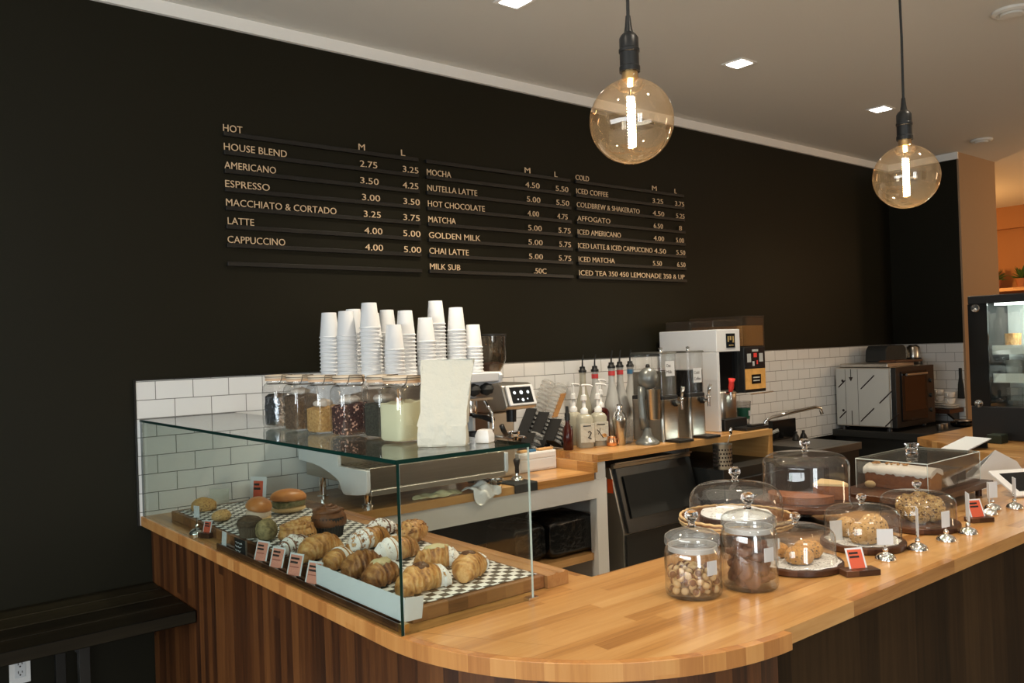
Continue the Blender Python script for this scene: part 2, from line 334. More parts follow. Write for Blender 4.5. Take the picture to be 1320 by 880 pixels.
# ------------------------------------------------------------------ mesh building
def ss(a, p): return math.copysign(abs(a)**p, a)
class MB:
    def __init__(s): s.v = []; s.f = []
    def raw(s, v, f):
        o = len(s.v); s.v += [tuple(p) for p in v]; s.f += [tuple(i+o for i in q) for q in f]; return s
    def box(s, x0, x1, y0, y1, z0, z1):
        return s.raw([(x0,y0,z0),(x1,y0,z0),(x1,y1,z0),(x0,y1,z0),(x0,y0,z1),(x1,y0,z1),(x1,y1,z1),(x0,y1,z1)],
                     [(0,3,2,1),(4,5,6,7),(0,1,5,4),(1,2,6,5),(2,3,7,6),(3,0,4,7)])
    def rings(s, rg, cap0=True, cap1=True, closed=False):
        n = len(rg[0]); v = [p for r_ in rg for p in r_]; f = []
        k = len(rg)
        for i in range(k if closed else k-1):
            j = (i+1) % k
            for a in range(n):
                b = (a+1) % n; f.append((i*n+a, i*n+b, j*n+b, j*n+a))
        if not closed:
            if cap0: f.append(tuple(range(n))[::-1])
            if cap1: f.append(tuple(range((k-1)*n, k*n)))
        return s.raw(v, f)
    def lathe(s, prof, c=(0,0,0), n=28, p=1.0, rot=0, sy=1, cap0=True, cap1=True):
        """prof = [(r,z)...]; p<1 squares the section"""
        rg = []
        for r_, z in prof:
            r_ = max(r_, 1e-4)
            rg.append([(c[0]+r_*ss(math.cos(2*math.pi*a/n+rot), p), c[1]+sy*r_*ss(math.sin(2*math.pi*a/n+rot), p), c[2]+z) for a in range(n)])
        return s.rings(rg, cap0, cap1)
    def sweep(s, pts, r_, n=8, closed=False, flat=1.0, caps=True):
        pts = [Vector(p) for p in pts]; k = len(pts); rr = r_ if isinstance(r_, (list, tuple)) else [r_]*k
        rg = []; up = None
        for i in range(k):
            t = (pts[(i+1) % k]-pts[i-1]) if closed else (pts[min(i+1, k-1)]-pts[max(i-1, 0)])
            t.normalize()
            if up is None:
                up = Vector((0,0,1)) if abs(t.z) < .9 else Vector((1,0,0))
            a = t.cross(up); a.normalize(); up = a.cross(t); up.normalize()
            rg.append([pts[i]+rr[i]*(math.cos(2*math.pi*q/n)*a+flat*math.sin(2*math.pi*q/n)*up) for q in range(n)])
        return s.rings(rg, caps, caps, closed)
    def cyl(s, p, q, r0, r1=None, n=16): return s.sweep([p, q], [r0, r0 if r1 is None else r1], n)
    def prism(s, poly, a, b, plane='xy'):
        def P(u, v, h): return {'xy': (u, v, h), 'xz': (u, h, v), 'yz': (h, u, v)}[plane]
        n = len(poly)
        return s.raw([P(u, v, a) for u, v in poly]+[P(u, v, b) for u, v in poly],
                     [tuple(range(n))[::-1], tuple(range(n, 2*n))]+[(i, (i+1) % n, n+(i+1) % n, n+i) for i in range(n)])
    def ball(s, c, r_, nu=20, nv=12, fn=None, p=1.0):
        rr = r_ if isinstance(r_, (list, tuple)) else (r_, r_, r_)
        rg = []
        for i in range(nv+1):
            th = math.pi*i/nv; th = min(max(th, .02), math.pi-.02)
            ring = []
            for a in range(nu):
                ph = 2*math.pi*a/nu; d = Vector((math.sin(th)*ss(math.cos(ph), p), math.sin(th)*ss(math.sin(ph), p), -math.cos(th)))
                k = fn(d) if fn else 1
                ring.append((c[0]+rr[0]*d.x*k, c[1]+rr[1]*d.y*k, c[2]+rr[2]*d.z*k))
            rg.append(ring)
        return s.rings(rg)
    def map(s, fn): s.v = [tuple(fn(Vector(p))) for p in s.v]; return s
    def build(s, name, mat, parent=None, smooth=38, bevel=0, solid=0, sub=0):
        me = bpy.data.meshes.new(name); me.from_pydata(s.v, [], s.f)
        bm = bmesh.new(); bm.from_mesh(me); bmesh.ops.recalc_face_normals(bm, faces=bm.faces); bm.to_mesh(me); bm.free()
        for a in (mat if isinstance(mat, (list, tuple)) else [mat]): me.materials.append(MAT[a])
        if smooth:
            me.shade_smooth()
            if smooth < 180: me.set_sharp_from_angle(angle=R(smooth))
        o = bpy.data.objects.new(name, me); C.objects.link(o)
        if parent: o.parent = parent
        if solid:
            q = o.modifiers.new('thickness', 'SOLIDIFY'); q.thickness = solid; q.offset = 0
        if bevel:
            q = o.modifiers.new('bevel', 'BEVEL'); q.width = bevel; q.segments = 2; q.limit_method = 'ANGLE'; q.harden_normals = True
        if sub:
            q = o.modifiers.new('sub', 'SUBSURF'); q.levels = q.render_levels = sub
        return o
def tag(o, label, cat, group=None, kind=None):
    o['label'] = label
    if cat: o['category'] = cat
    if group: o['group'] = group
    if kind: o['kind'] = kind
    return o
def thing(name, label, cat, loc=(0,0,0), rz=0, group=None, kind=None):
    o = bpy.data.objects.new(name, None); C.objects.link(o); o.location = loc; o.rotation_euler = (0, 0, rz)
    o.empty_display_size = .05
    return tag(o, label, cat, group, kind)
def put(o, loc, rot=(0,0,0)): o.location = loc; o.rotation_euler = rot; return o
def struct(name, mb, mat, bevel=0, smooth=38):
    o = mb.build(name, mat, bevel=bevel, smooth=smooth); o['kind'] = 'structure'; return o
def copy_tree(o, parent=None):
    c = o.copy(); C.objects.link(c)
    if parent: c.parent = parent
    for ch in list(o.children): copy_tree(ch, c)
    return c
FCACHE = {}
def text_mb(s, o, u, v, width=None, height=.036, depth=.003, spacing=1.0):
    """the string as solid letters: origin o (left end of the baseline), u = reading direction, v = up; height = cap height"""
    key = (s, spacing)
    if key not in FCACHE:
        c = bpy.data.curves.new('lettering', 'FONT'); c.body = s; c.size = 1; c.extrude = .5; c.resolution_u = 3; c.space_character = spacing; c.offset = -.005
        t = bpy.data.objects.new('lettering', c); C.objects.link(t)
        bpy.context.view_layer.update()
        me = bpy.data.meshes.new_from_object(t.evaluated_get(bpy.context.evaluated_depsgraph_get()))
        FCACHE[key] = ([p.co.copy() for p in me.vertices], [tuple(q.vertices) for q in me.polygons])
        bpy.data.objects.remove(t); bpy.data.meshes.remove(me); bpy.data.curves.remove(c)
    vs, fs = FCACHE[key]
    x0 = min(p.x for p in vs); x1 = max(p.x for p in vs); cap = .70
    sy = height/cap; sx = width/(x1-x0) if width else sy
    u = Vector(u); v = Vector(v); n = u.cross(v); o = Vector(o)
    mb = MB(); mb.raw([o+u*((p.x-x0)*sx)+v*(p.y*sy)+n*((p.z+.5)*depth) for p in vs], fs); return mb
def merge(*mbs):
    m_ = MB()
    for a in mbs: m_.raw(a.v, a.f)
    return m_

# ================================================================== SETTING
YW = 3.693
struct('floor', MB().box(-3.2, 13, -3.8, 7, -.08, 0), 'floor_concrete')
struct('ceiling', MB().box(-3.2, 13, -3.8, 7, 3.13, 3.22), 'ceiling_paint')
struct('wall_back', MB().box(-3.2, 7.46, YW+.008, 3.85, 0, 3.13), 'wall_paint')
struct('wall_tiled_back', MB().box(.986, 1.06, YW, YW+.008, .912, 1.512).box(1.06, 7.46, YW, YW+.008, .80, 1.512), 'white_tile')
struct('trim_1', MB().box(.978, .986, YW-.003, YW+.008, .912, 1.516), 'rail_black')
struct('trim_2', MB().box(.986, 7.46, YW-.002, YW+.008, 1.512, 1.517), 'rail_black')
struct('wall_right', MB().box(7.46, 8.2, 3.1, 3.85, 0, 3.13), 'wall_paint')
struct('wall_right_end', MB().box(7.462, 8.2, 3.085, 3.1, 0, 3.13), 'beige_paint')
struct('wall_right_return', MB().box(8.2, 8.21, 3.085, 3.85, 0, 3.13), 'beige_paint')
struct('wall_tiled_right', MB().box(7.452, 7.46, 3.1, YW, .80, 1.512), 'white_tile_side')
struct('trim_3', MB().box(-3.2, 7.44, YW-.012, YW+.008, 3.072, 3.13), 'trim_paint')
struct('trim_4', MB().box(7.44, 7.46, 3.085, YW+.008, 3.072, 3.13), 'trim_paint')
struct('wall_far', MB().box(11.4, 11.55, -3.8, 7, 0, 3.13), 'orange_paint')
struct('wall_far_back', MB().box(8.2, 11.5, 6.0, 6.15, 0, 3.13), 'orange_paint')
struct('trim_5', MB().box(11.3, 11.4, -3.8, 7, 2.86, 3.13), 'orange_paint')
# street side, never in the frame: left wall and front wall with their window openings
struct('wall_left', MB().box(-3.2, -3.05, -3.8, 3.85, 0, .45).box(-3.2, -3.05, -3.8, 3.85, 2.65, 3.13).box(-3.2, -3.05, -3.8, -.5, .45, 2.65).box(-3.2, -3.05, 2.3, 3.85, .45, 2.65), 'wall_paint')
struct('wall_front', MB().box(-3.2, -1.6, -3.8, -3.65, 0, 3.13).box(-.2, 1.6, -3.8, -3.65, 0, 3.13).box(3.0, 13, -3.8, -3.65, 0, 3.13).box(-1.6, 3, -3.8, -3.65, 2.75, 3.13).box(-1.6, 3, -3.8, -3.65, 0, .45), 'white_paint')

# ================================================================== COUNTERS
def arc(cx, cy, r, a0, a1, n=24): return [(cx+r*math.cos(R(a0+(a1-a0)*i/n)), cy+r*math.sin(R(a0+(a1-a0)*i/n))) for i in range(n+1)]
X0, YF, YI, XI, ZC = .99, 1.063, 1.70, 1.645, .95
ctr = thing('service_counter', 'L-shaped shop counter with maple butcher block top and dark wood plank front', 'counter', (X0, YF, 0))
def loc(mb, o): return mb.map(lambda p: Vector((p.x-o[0], p.y-o[1], p.z-o[2])))
cr_ = .647
mainpoly = [(X0, YI+.008)] + arc(X0+cr_, YF+cr_, cr_, 180, 270)[0:] + [(5.0, YF), (5.0, YI), (XI, YI), (XI, YI+.008)]
E0 = .022
inner = [(X0+E0, YI+.008)] + arc(X0+cr_, YF+cr_, cr_-E0, 180, 270) + [(5.0, YF+.0005), (5.0, YI), (XI, YI), (XI, YI+.008)]
o0 = (X0, YF, 0)
loc(MB().prism(inner, ZC-.038, ZC), o0).build('worktop_run', 'maple_along_x', ctr, bevel=.0015)
loc(MB().box(X0+E0, XI, YI+.008, YW-.001, ZC-.038, ZC), o0).build('worktop_wing', 'maple_along_y', ctr, bevel=.0015)
band = arc(X0+cr_, YF+cr_, cr_, 180, 270); bin_ = arc(X0+cr_, YF+cr_, cr_-E0, 180, 270)
loc(MB().prism([(X0, YW-.001)]+band+bin_[::-1]+[(X0+E0, YW-.001)], ZC-.0385, ZC+.0004), o0).build('corner_edge_band', 'maple_edge', ctr, bevel=.0015)['label'] = 'curved edge band of redder wood round the corner'
PI_ = .04
pan = arc(X0+cr_, YF+cr_, cr_-PI_, 180, 270)
loc(MB().prism([(X0+PI_, YW-.001)]+pan+arc(X0+cr_, YF+cr_, cr_-PI_-.02, 270, 180)+[(X0+PI_+.02, YW-.001)], .0, ZC-.039), o0).build('plank_front', 'walnut_panel', ctr)
loc(MB().box(X0+cr_, 5.0, YF+PI_, YF+PI_+.02, 0, ZC-.039), o0).build('plank_front_long', 'dark_panel', ctr)
loc(MB().box(XI-.04, XI-.02, YI, YW-.65, 0, ZC-.039).box(XI-.04, 4.6, YI-.04, YI-.02, 0, ZC-.039), o0).build('inner_panel', 'dark_steel', ctr)

# back counter: white carcass, two maple tops on different levels
LF, LZ, HZ, HX0, HX1 = 3.06, .95, 1.037, 3.034, 4.575
bc = thing('back_counter', 'white back counter along the tiled wall, maple top stepping up to the right', 'counter', (XI, LF, 0))
o1 = (XI, LF, 0)
loc(MB().box(XI+.002, HX0-.03, LF, YW-.001, LZ-.038, LZ), o1).build('worktop', 'maple_along_x', bc, bevel=.0015)
loc(MB().box(XI+.002, 3.105, LF+.015, LF+.035, .815, LZ-.039), o1).build('apron', 'white_paint', bc)
loc(MB().box(3.03, 3.105, LF+.015, LF+.065, 0, .815), o1).build('post', 'white_paint', bc)
loc(MB().box(3.085, 3.105, LF+.065, YW-.001, 0, .91), o1).build('side_panel', 'white_paint', bc)
loc(MB().box(2.55, 3.084, LF+.05, YW-.001, .495, .53), o1).build('shelf', 'pine', bc)
loc(MB().box(2.0, 3.084, LF+.05, YW-.001, .10, .13), o1).build('bottom_shelf', 'dark_steel', bc)
o2 = o1; hc = bc
loc(MB().box(HX0, HX1, LF, YW-.001, HZ-.038, HZ), o2).build('raised_worktop', 'maple_along_x', hc, bevel=.0015)
loc(MB().box(HX0-.028, HX0+.0, LF+.005, YW-.001, LZ-.002, HZ-.0385), o2).build('riser', 'maple_along_y', hc, bevel=.001)
loc(MB().box(HX0+.0, HX0+.07, LF+.02, YW-.001, LZ-.039, HZ-.0385), o2).build('support_block', 'white_paint', hc)
loc(MB().box(HX1-.04, HX1, LF+.002, YW-.001, 0, HZ-.0385), o2).build('end_panel', 'maple_along_y', hc, bevel=.001)
fc = thing('display_counter', 'far maple counter standing under the black display fridge', 'counter', (4.72, 1.2, 0))
o3 = (4.72, 1.2, 0)
loc(MB().prism([(5.002, 1.10), (6.4, 1.10), (6.4, 2.5), (5.3, 2.5), (4.72, 1.80), (4.72, YI+.002), (5.002, YI+.002)], ZC-.05, ZC), o3).build('worktop', 'maple_along_y', fc, bevel=.002)
loc(MB().prism([(5.02, 1.14), (6.38, 1.14), (6.38, 2.46), (5.34, 2.46), (4.77, 1.78), (4.77, YI+.03), (5.02, YI+.03)], 0, ZC-.051), o3).build('base', 'pine', fc)

# bench by the dark wall
bn = thing('wall_bench', 'dark plank bench along the black wall left of the counter', 'bench', (-.8, 3.4, 0))
BZ = .675
ob = (-.8, 3.4, 0)
for k in range(4):
    y0 = 3.145+k*.137
    loc(MB().box(-2.6, X0+PI_-.004, y0, y0+.131, BZ-.045, BZ), ob).build('plank', 'bench_wood', bn, bevel=.003)
for x in (-2.3, -.9, .645):
    loc(MB().box(x, x+.035, 3.2, 3.235, 0, BZ-.046).box(x, x+.035, 3.60, 3.635, 0, BZ-.046).box(x, x+.035, 3.235, 3.6, BZ-.086, BZ-.046), ob).build('leg_frame', 'rail_black', bn, bevel=.002)

# wall outlet
ot = thing('wall_outlet', 'white double power outlet low on the black wall under the bench', 'outlet', (.54, YW+.007, .44))
MB().box(-.036, .036, -.007, 0, -.058, .058).build('cover_plate', 'white_plastic', ot, bevel=.003)
MB().box(-.018, .018, -.0095, -.0071, -.034, .034).build('socket_face', 'paper_white', ot, bevel=.001)
for zz in (.016, -.016):
    MB().box(-.008, -.005, -.0105, -.0096, zz-.001, zz+.009).box(.005, .008, -.0105, -.0096, zz, zz+.008).lathe([(.003, 0), (.003, .001)], n=10).map(lambda p, zz=zz: p if abs(p.y+.01) < .002 else Vector((p.x, -.0105+p.z, zz-.007+p.y))).build('socket_slots', 'ink', ot)

# ================================================================== MENU BOARDS
MENUS = [
 ('hot drinks menu of pale letters on black rails, headed HOT', 1.386, 2.413, [
  [("HOT",1.384,1.472), ("M",2.062,2.097), ("L",2.308,2.332)],
  [("HOUSE BLEND",1.385,1.682), ("2.75",2.067,2.164), ("3.25",2.315,2.410)],
  [("AMERICANO",1.385,1.626), ("3.50",2.066,2.170), ("4.25",2.312,2.406)],
  [("ESPRESSO",1.386,1.593), ("3.00",2.073,2.175), ("3.50",2.313,2.412)],
  [("MACCHIATO & CORTADO",1.387,1.929), ("3.25",2.079,2.176), ("3.75",2.309,2.409)],
  [("LATTE",1.392,1.513), ("4.00",2.080,2.182), ("5.00",2.305,2.410)],
  [("CAPPUCCINO",1.389,1.660), ("4.00",2.081,2.183), ("5.00",2.306,2.411)], []]),
 ('middle menu of pale letters on black rails, starting with MOCHA', 2.461, 3.50, [
  [("M",3.140,3.182), ("L",3.372,3.395)],
  [("MOCHA",2.463,2.618), ("4.50",3.142,3.250), ("5.50",3.379,3.480)],
  [("NUTELLA LATTE",2.463,2.790), ("5.00",3.150,3.252), ("5.50",3.379,3.483)],
  [("HOT CHOCOLATE",2.463,2.839), ("4.00",3.151,3.238), ("4.75",3.383,3.466)],
  [("MATCHA",2.463,2.639), ("5.00",3.152,3.256), ("5.75",3.389,3.487)],
  [("GOLDEN MILK",2.463,2.802), ("5.00",3.151,3.259), ("5.75",3.392,3.486)],
  [("CHAI LATTE",2.463,2.719), ("5.00",3.151,3.257), ("5.75",3.384,3.484)],
  [("MILK SUB",2.463,2.659), (".50C",3.185,3.281)]]),
 ('cold drinks menu of pale letters on black rails, headed COLD', 3.545, 4.565, [
  [("COLD",3.545,3.658), ("M",4.240,4.284), ("L",4.467,4.489)],
  [("ICED COFFEE",3.547,3.822), ("3.25",4.240,4.344), ("3.75",4.468,4.562)],
  [("COLDBREW & SHAKERATO",3.547,4.109), ("4.50",4.238,4.351), ("5.25",4.475,4.562)],
  [("AFFOGATO",3.547,3.833), ("6.50",4.243,4.334), ("8",4.501,4.529)],
  [("ICED AMERICANO",3.547,3.925), ("4.00",4.239,4.341), ("5.00",4.465,4.547)],
  [("ICED LATTE & ICED CAPPUCCINO",3.547,4.221), ("4.50",4.239,4.356), ("5.50",4.464,4.556)],
  [("ICED MATCHA",3.548,3.860), ("5.50",4.223,4.310), ("6.50",4.468,4.554)],
  [("ICED TEA 350 450 LEMONADE 350 & UP",3.547,4.539)]])]
for lab, xa, xb, rows in MENUS:
    t = thing('menu_board', lab, 'menu', (xa, YW+.008, 2.0), 0)
    for k, row in enumerate(rows):
        z = 2.597-k*.0830
        MB().box(0, xb-xa, -.018, 0, z-2.0-.011, z-2.0+.009).build('rail', 'rail_black', t, bevel=.002)
        for s_, a, b in row:
            text_mb(s_, (a-xa, -.0145, z-2.0+.0095), (1, 0, 0), (0, 0, 1), b-a, .0315, .003).build('item_lettering' if len(s_) > 4 else 'price_lettering', 'letter_pale', t, smooth=0)

# ================================================================== CEILING
for k, (x, y) in enumerate(SPOTS[:3]):
    t = thing('recessed_downlight', ['lit recessed ceiling light nearest the camera, cut off by the top of the photo', 'lit square recessed ceiling light between the two pendant bulbs', 'lit square recessed ceiling light beside the smaller pendant bulb'][k], 'ceiling light', (x, y, 3.13))
    MB().prism([(-.07,-.07),(.07,-.07),(.07,.07),(-.07,.07)], -.006, -.0005).build('trim_ring', 'trim_paint', t, bevel=.002)
    MB().box(-.05, .05, -.05, .05, -.0085, -.0062).build('lamp_face', 'lamp_on', t)
    spot('downlight_beam', (x, y, 3.11), 150 if k < 2 else 60, (1, .86, .66), 115, 1.0, .05)
for k, (x, y, r_) in enumerate(((4.42, 1.56, .085), (7.16, 2.78, .08))):
    t = thing('ceiling_vent', ['round white ceiling fitting at the top right corner', 'small round ceiling fitting above the tiled corner'][k], 'ceiling fitting', (x, y, 3.13))
    MB().lathe([(r_, -.0005), (r_, -.012), (r_*.8, -.02), (r_*.72, -.012)], n=32).build('rim', 'ceiling_paint', t)
    MB().lathe([(r_*.6, -.012), (r_*.6, -.026), (.01, -.03)], n=32).build('centre_disc', 'ceiling_paint', t)

def pendant(label, x, y, zc, big):
    r_ = .1025
    t = thing('pendant_lamp', label, 'lamp', (x, y, zc))
    MB().sweep([(0, 0, r_+.145), (.004, 0, (3.13-zc)*.35+.1), (.002, .002, (3.13-zc)*.7), (0, 0, 3.129-zc)], .0042, 8).build('cord', 'black_plastic', t)
    MB().lathe([(.006, r_+.155), (.0085, r_+.13), (.011, r_+.115), (.019, r_+.108), (.0235, r_+.100), (.0235, r_+.075), (.0255, r_+.073), (.0255, r_+.066), (.0235, r_+.064), (.0235, r_+.032), (.0255, r_+.030), (.0255, r_+.018), (.018, r_+.018)], n=28).build('socket', 'black_plastic', t)
    prof = [(.0205, r_+.018), (.0205, r_+.004), (.028, r_-.003), (.030, r_-.012), (.0255, r_-.022), (.027, r_-.026)]
    a0 = math.asin(.030/r_)
    for i in range(1, 29):
        a = a0+(math.pi-a0)*i/28; prof.append((r_*math.sin(a), r_*math.cos(a)))
    MB().lathe(prof, n=48, cap0=False).build('bulb', 'bulb_glass', t, smooth=180)
    MB().lathe([(.019, r_+.020), (.020, r_-.002), (.010, r_-.006)], n=20).build('screw_cap', 'brass', t)
    MB().lathe([(.004, r_-.006), (.0035, .06), (.002, .058)], n=10).build('glass_stem', 'solid_glass', t)
    pts = []
    for k in range(200):
        a = k*.55; pts.append((.0085*math.cos(a), .0085*math.sin(a), .062-.125*k/199))
    MB().sweep(pts, .0019, 5).build('filament', 'filament', t, smooth=180)
    MB().sweep([(0, 0, .06), (0, 0, -.068)], .0012, 6).build('support_wire', 'brass', t)
    point('pendant_glow', (x, y, zc-.075), 2.5, (1, .72, .40), .02)
pendant('large glowing globe bulb pendant hanging over the round counter corner', 1.530, 1.388, 2.141, 1)
pendant('smaller looking globe bulb pendant hanging further along the counter', 2.737, 1.296, 2.113, 0)

# ================================================================== GLASS PASTRY CASE
CX0, CX1, CY0, CY1, GT = .997, 1.395, 1.657, YW-.006, 1.352
case = thing('pastry_case', 'open-backed glass pastry case with dark green glass edges on the counter', 'display case', (CX0, CY0, ZC))
og = (CX0, CY0, ZC)
g = .008
TT = GT-.010
def pane(name, x0, x1, y0, y1, z0, z1, mat='pane_glass', edge='glass_edge', which=''):
    mb = MB().box(x0, x1, y0, y1, z0, z1); o = loc(mb, og).build(name, [mat, edge], case, smooth=0)
    for p in o.data.polygons:
        n = p.normal; ax = 'x' if abs(n.x) > .9 else 'y' if abs(n.y) > .9 else 'z'
        if ax in which: p.material_index = 1
    return o
pane('front_pane', CX0, CX0+g, CY0, CY1, ZC+.0005, TT, which='y')
pane('end_pane', CX0+g+.0005, CX1, CY0, CY0+g, ZC+.0005, TT, edge='glass_edge_pale', which='x')
pane('top_pane', CX0-.002, CX1+.002, CY0-.002, CY1, TT+.0003, GT, mat='top_glass', which='xy')
loc(MB().box(CX1-.02, CX1+.012, CY0-.006, CY0+g+.008, ZC+.0004, ZC+.0075), og).build('foot_clip', 'chrome', case, bevel=.001)
loc(MB().box(CX0+g+.001, CX0+g+.02, CY0+g+.002, CY0+g+.02, ZC+.0004, ZC+.022), og).build('corner_block', 'brass', case, bevel=.001)
TOPZ = GT+.0005

# serving board and paper
BZ0, BZ1 = ZC+.0008, .985
bd = thing('serving_board', 'long end-grain wooden serving board inside the pastry case', 'board', (1.062, 1.711, BZ0))
def lb(mb, o=(1.062, 1.711, BZ0)): return loc(mb, o)
lb(MB().box(1.062, 1.48, 1.711, 1.745, BZ0, BZ1)).build('end_strip', 'board_side', bd, bevel=.003)
lb(MB().box(1.062, 1.48, 1.7455, 3.52, BZ0, BZ1)).build('slab', 'end_grain', bd, bevel=.002)
lb(MB().prism([(1.4805, 0), (1.556, 0), (1.556, .0345), (1.548, .0385), (1.54, .034), (1.522, .034), (1.514, .038), (1.506, .0335), (1.4805, .0335)], 1.700, 3.52, 'xz').map(lambda p: Vector((p.x, p.y, p.z+BZ0)))).build('grooved_rail', 'board_edge_long', bd)
pp = MB(); ny, nx = 40, 10
pv = []; 
for j in range(ny+1):
    for i in range(nx+1):
        x = 1.075+.395*i/nx; y = 1.728+1.755*j/ny
        pv.append((x-1.27, y-2.6, .0012+.0016*(1+math.sin(i*2.1+j*.9))*(.5 if 0 < i < nx else .1)))
pp.raw(pv, [(j*(nx+1)+i, j*(nx+1)+i+1, (j+1)*(nx+1)+i+1, (j+1)*(nx+1)+i) for j in range(ny) for i in range(nx)])
o = pp.build('deli_paper', 'checked_paper', solid=.0004); put(o, (1.27, 2.6, BZ1+.0006)); tag(o, 'black and white checked paper spread under the pastries', 'paper')
PZ = BZ1+.0035

# ---- pastries
def nz(d, seed, k=1.0):
    return .5*math.sin(3.1*d.x*k+seed)+.3*math.sin(5.3*d.y*k+1.7*seed)+.25*math.sin(7.7*d.z*k+2.3*seed)+.2*math.sin(9*(d.x+d.y)*k+seed*.7)
def croissant(label, x, y, rz, L=.115, W=.034, bend=.5, mat='crust_gold', sugar=None, top=None, seed=0, ridges=6, group=None, flat=.95):
    """crescent roll lying along local x; sugar=(t0,t1,heavy) coat over part of its length; top='pistachio'/'chocolate' heap in the middle"""
    t = thing('croissant', label, 'croissant', (x, y, PZ), rz, group)
    n = 18
    def ring(u, k=1.0):
        prof = max(0.0, 1-abs(u)**2.4)**.62
        seg = (u*.5+.5)*ridges; fr = seg-math.floor(seg)
        rr = W*(.24+.76*prof)*(1+.20*(fr-.5)*(1 if u < 0 else -1))*k
        cx = u*L*.5; cy = -bend*L*.30*(1-(1-u*u))
        cz = W*flat*(.78*(.25+.75*prof))
        ang = math.atan(-bend*.30*4*u*.5) if bend else 0
        out = []
        for a in range(n):
            th = 2*math.pi*a/n
            w_ = 1+.05*math.sin(3*th+seed+u*4)
            yy = rr*math.cos(th)*1.04*w_; zz = rr*math.sin(th)*flat*w_
            out.append((cx-yy*math.sin(ang), cy+yy*math.cos(ang), max(cz+zz, .0008*(1+.2*k))))
        return out
    us = [-1+2*i/72 for i in range(73)]
    MB().rings([ring(u) for u in us]).build('crust', mat, t, smooth=28)
    if sugar:
        a, b, heavy = sugar
        MB().rings([ring(a+(b-a)*i/18, 1.045+.012*math.sin(i*2.3+seed)) for i in range(19)], False, False).build('sugar_dusting', 'sugar_coat_heavy' if heavy else 'sugar_coat', t, smooth=180)
    if top:
        r_ = W
        MB().ball((0, 0, r_*flat*1.62), (r_*(.95 if top == 'pistachio' else .5), r_*.62, r_*.30), 16, 9, lambda d: 1+.16*nz(d, seed, 2)).build('topping', top, t, smooth=180)
    return t
croissant('golden twisted croissant beside the first pink price card from the end, no sugar', 1.135, 2.345, R(16), .165, .040, .25, 'crust_gold', seed=1, ridges=6)
croissant('small croissant with a sugared end just behind the white folded card', 1.118, 2.195, R(28), .125, .031, .3, 'crust_gold', (-.1, .95, 1), seed=2)
croissant('dark brown plain crescent between two sugared croissants near the white card', 1.125, 2.062, R(-8), .125, .040, .9, 'crust_brown', seed=3, ridges=7)
croissant('pistachio-topped croissant nearest the white folded card', 1.120, 1.955, R(18), .130, .036, .4, 'crust_brown', (.55, .98, 1), 'pistachio', seed=4)
croissant('croissant with chocolate knob and sugared tip at the glass corner', 1.165, 1.830, R(4), .165, .038, .35, 'crust_gold', (.48, .97, 1), 'chocolate', seed=5)
croissant('golden croissant with a sugar-crumb end in the middle row', 1.308, 2.345, R(190), .165, .036, .2, 'crust_gold', (.15, .97, 0), seed=6)
croissant('golden croissant with white sugared half behind the front glass edge', 1.290, 2.150, R(185), .160, .038, .25, 'crust_gold', (.2, .97, 1), seed=7)
croissant('pistachio croissant with sugared tip behind the chocolate-topped ones', 1.325, 1.995, R(-26), .135, .034, .3, 'crust_gold', (.48, .97, 1), 'pistachio', seed=8)
croissant('croissant with chocolate knob lying alone nearest the open end', 1.328, 1.845, R(32), .145, .037, .3, 'crust_gold', (.52, .97, 1), 'chocolate', seed=9)
croissant('chocolate roll thickly dusted with icing sugar behind the golden croissants', 1.42, 2.475, R(0), .125, .030, .1, 'chocolate_brown', (-.9, .9, 0), seed=10)
croissant('icing-sugar covered chocolate roll behind the first pink cards', 1.105, 2.455, R(20), .135, .031, .1, 'chocolate_brown', (-.95, .95, 0), seed=11)
t = thing('nut_pastry', 'lumpy nut-covered pastry beside the grooved rail of the board', 'pastry', (1.435, 2.30, PZ), R(20))
MB().ball((0, 0, .034), (.058, .045, .037), 28, 16, lambda d: 1+.10*nz(d, 3, 2.2)).map(lambda p: Vector((p.x, p.y, max(p.z, .001)))).build('crust', 'crust_gold', t, smooth=180)
bits = MB(); q = random.Random(3)
for k in range(60):
    a = q.uniform(0, 6.28); h = q.uniform(.15, 1); r_ = math.sqrt(1-h*h)
    bits.ball((.058*r_*math.cos(a), .045*r_*math.sin(a), .034+.037*h), (.005, .004, .003), 6, 4)
bits.build('nut_topping', 'crust_brown', t, smooth=180)['kind'] = 'stuff'

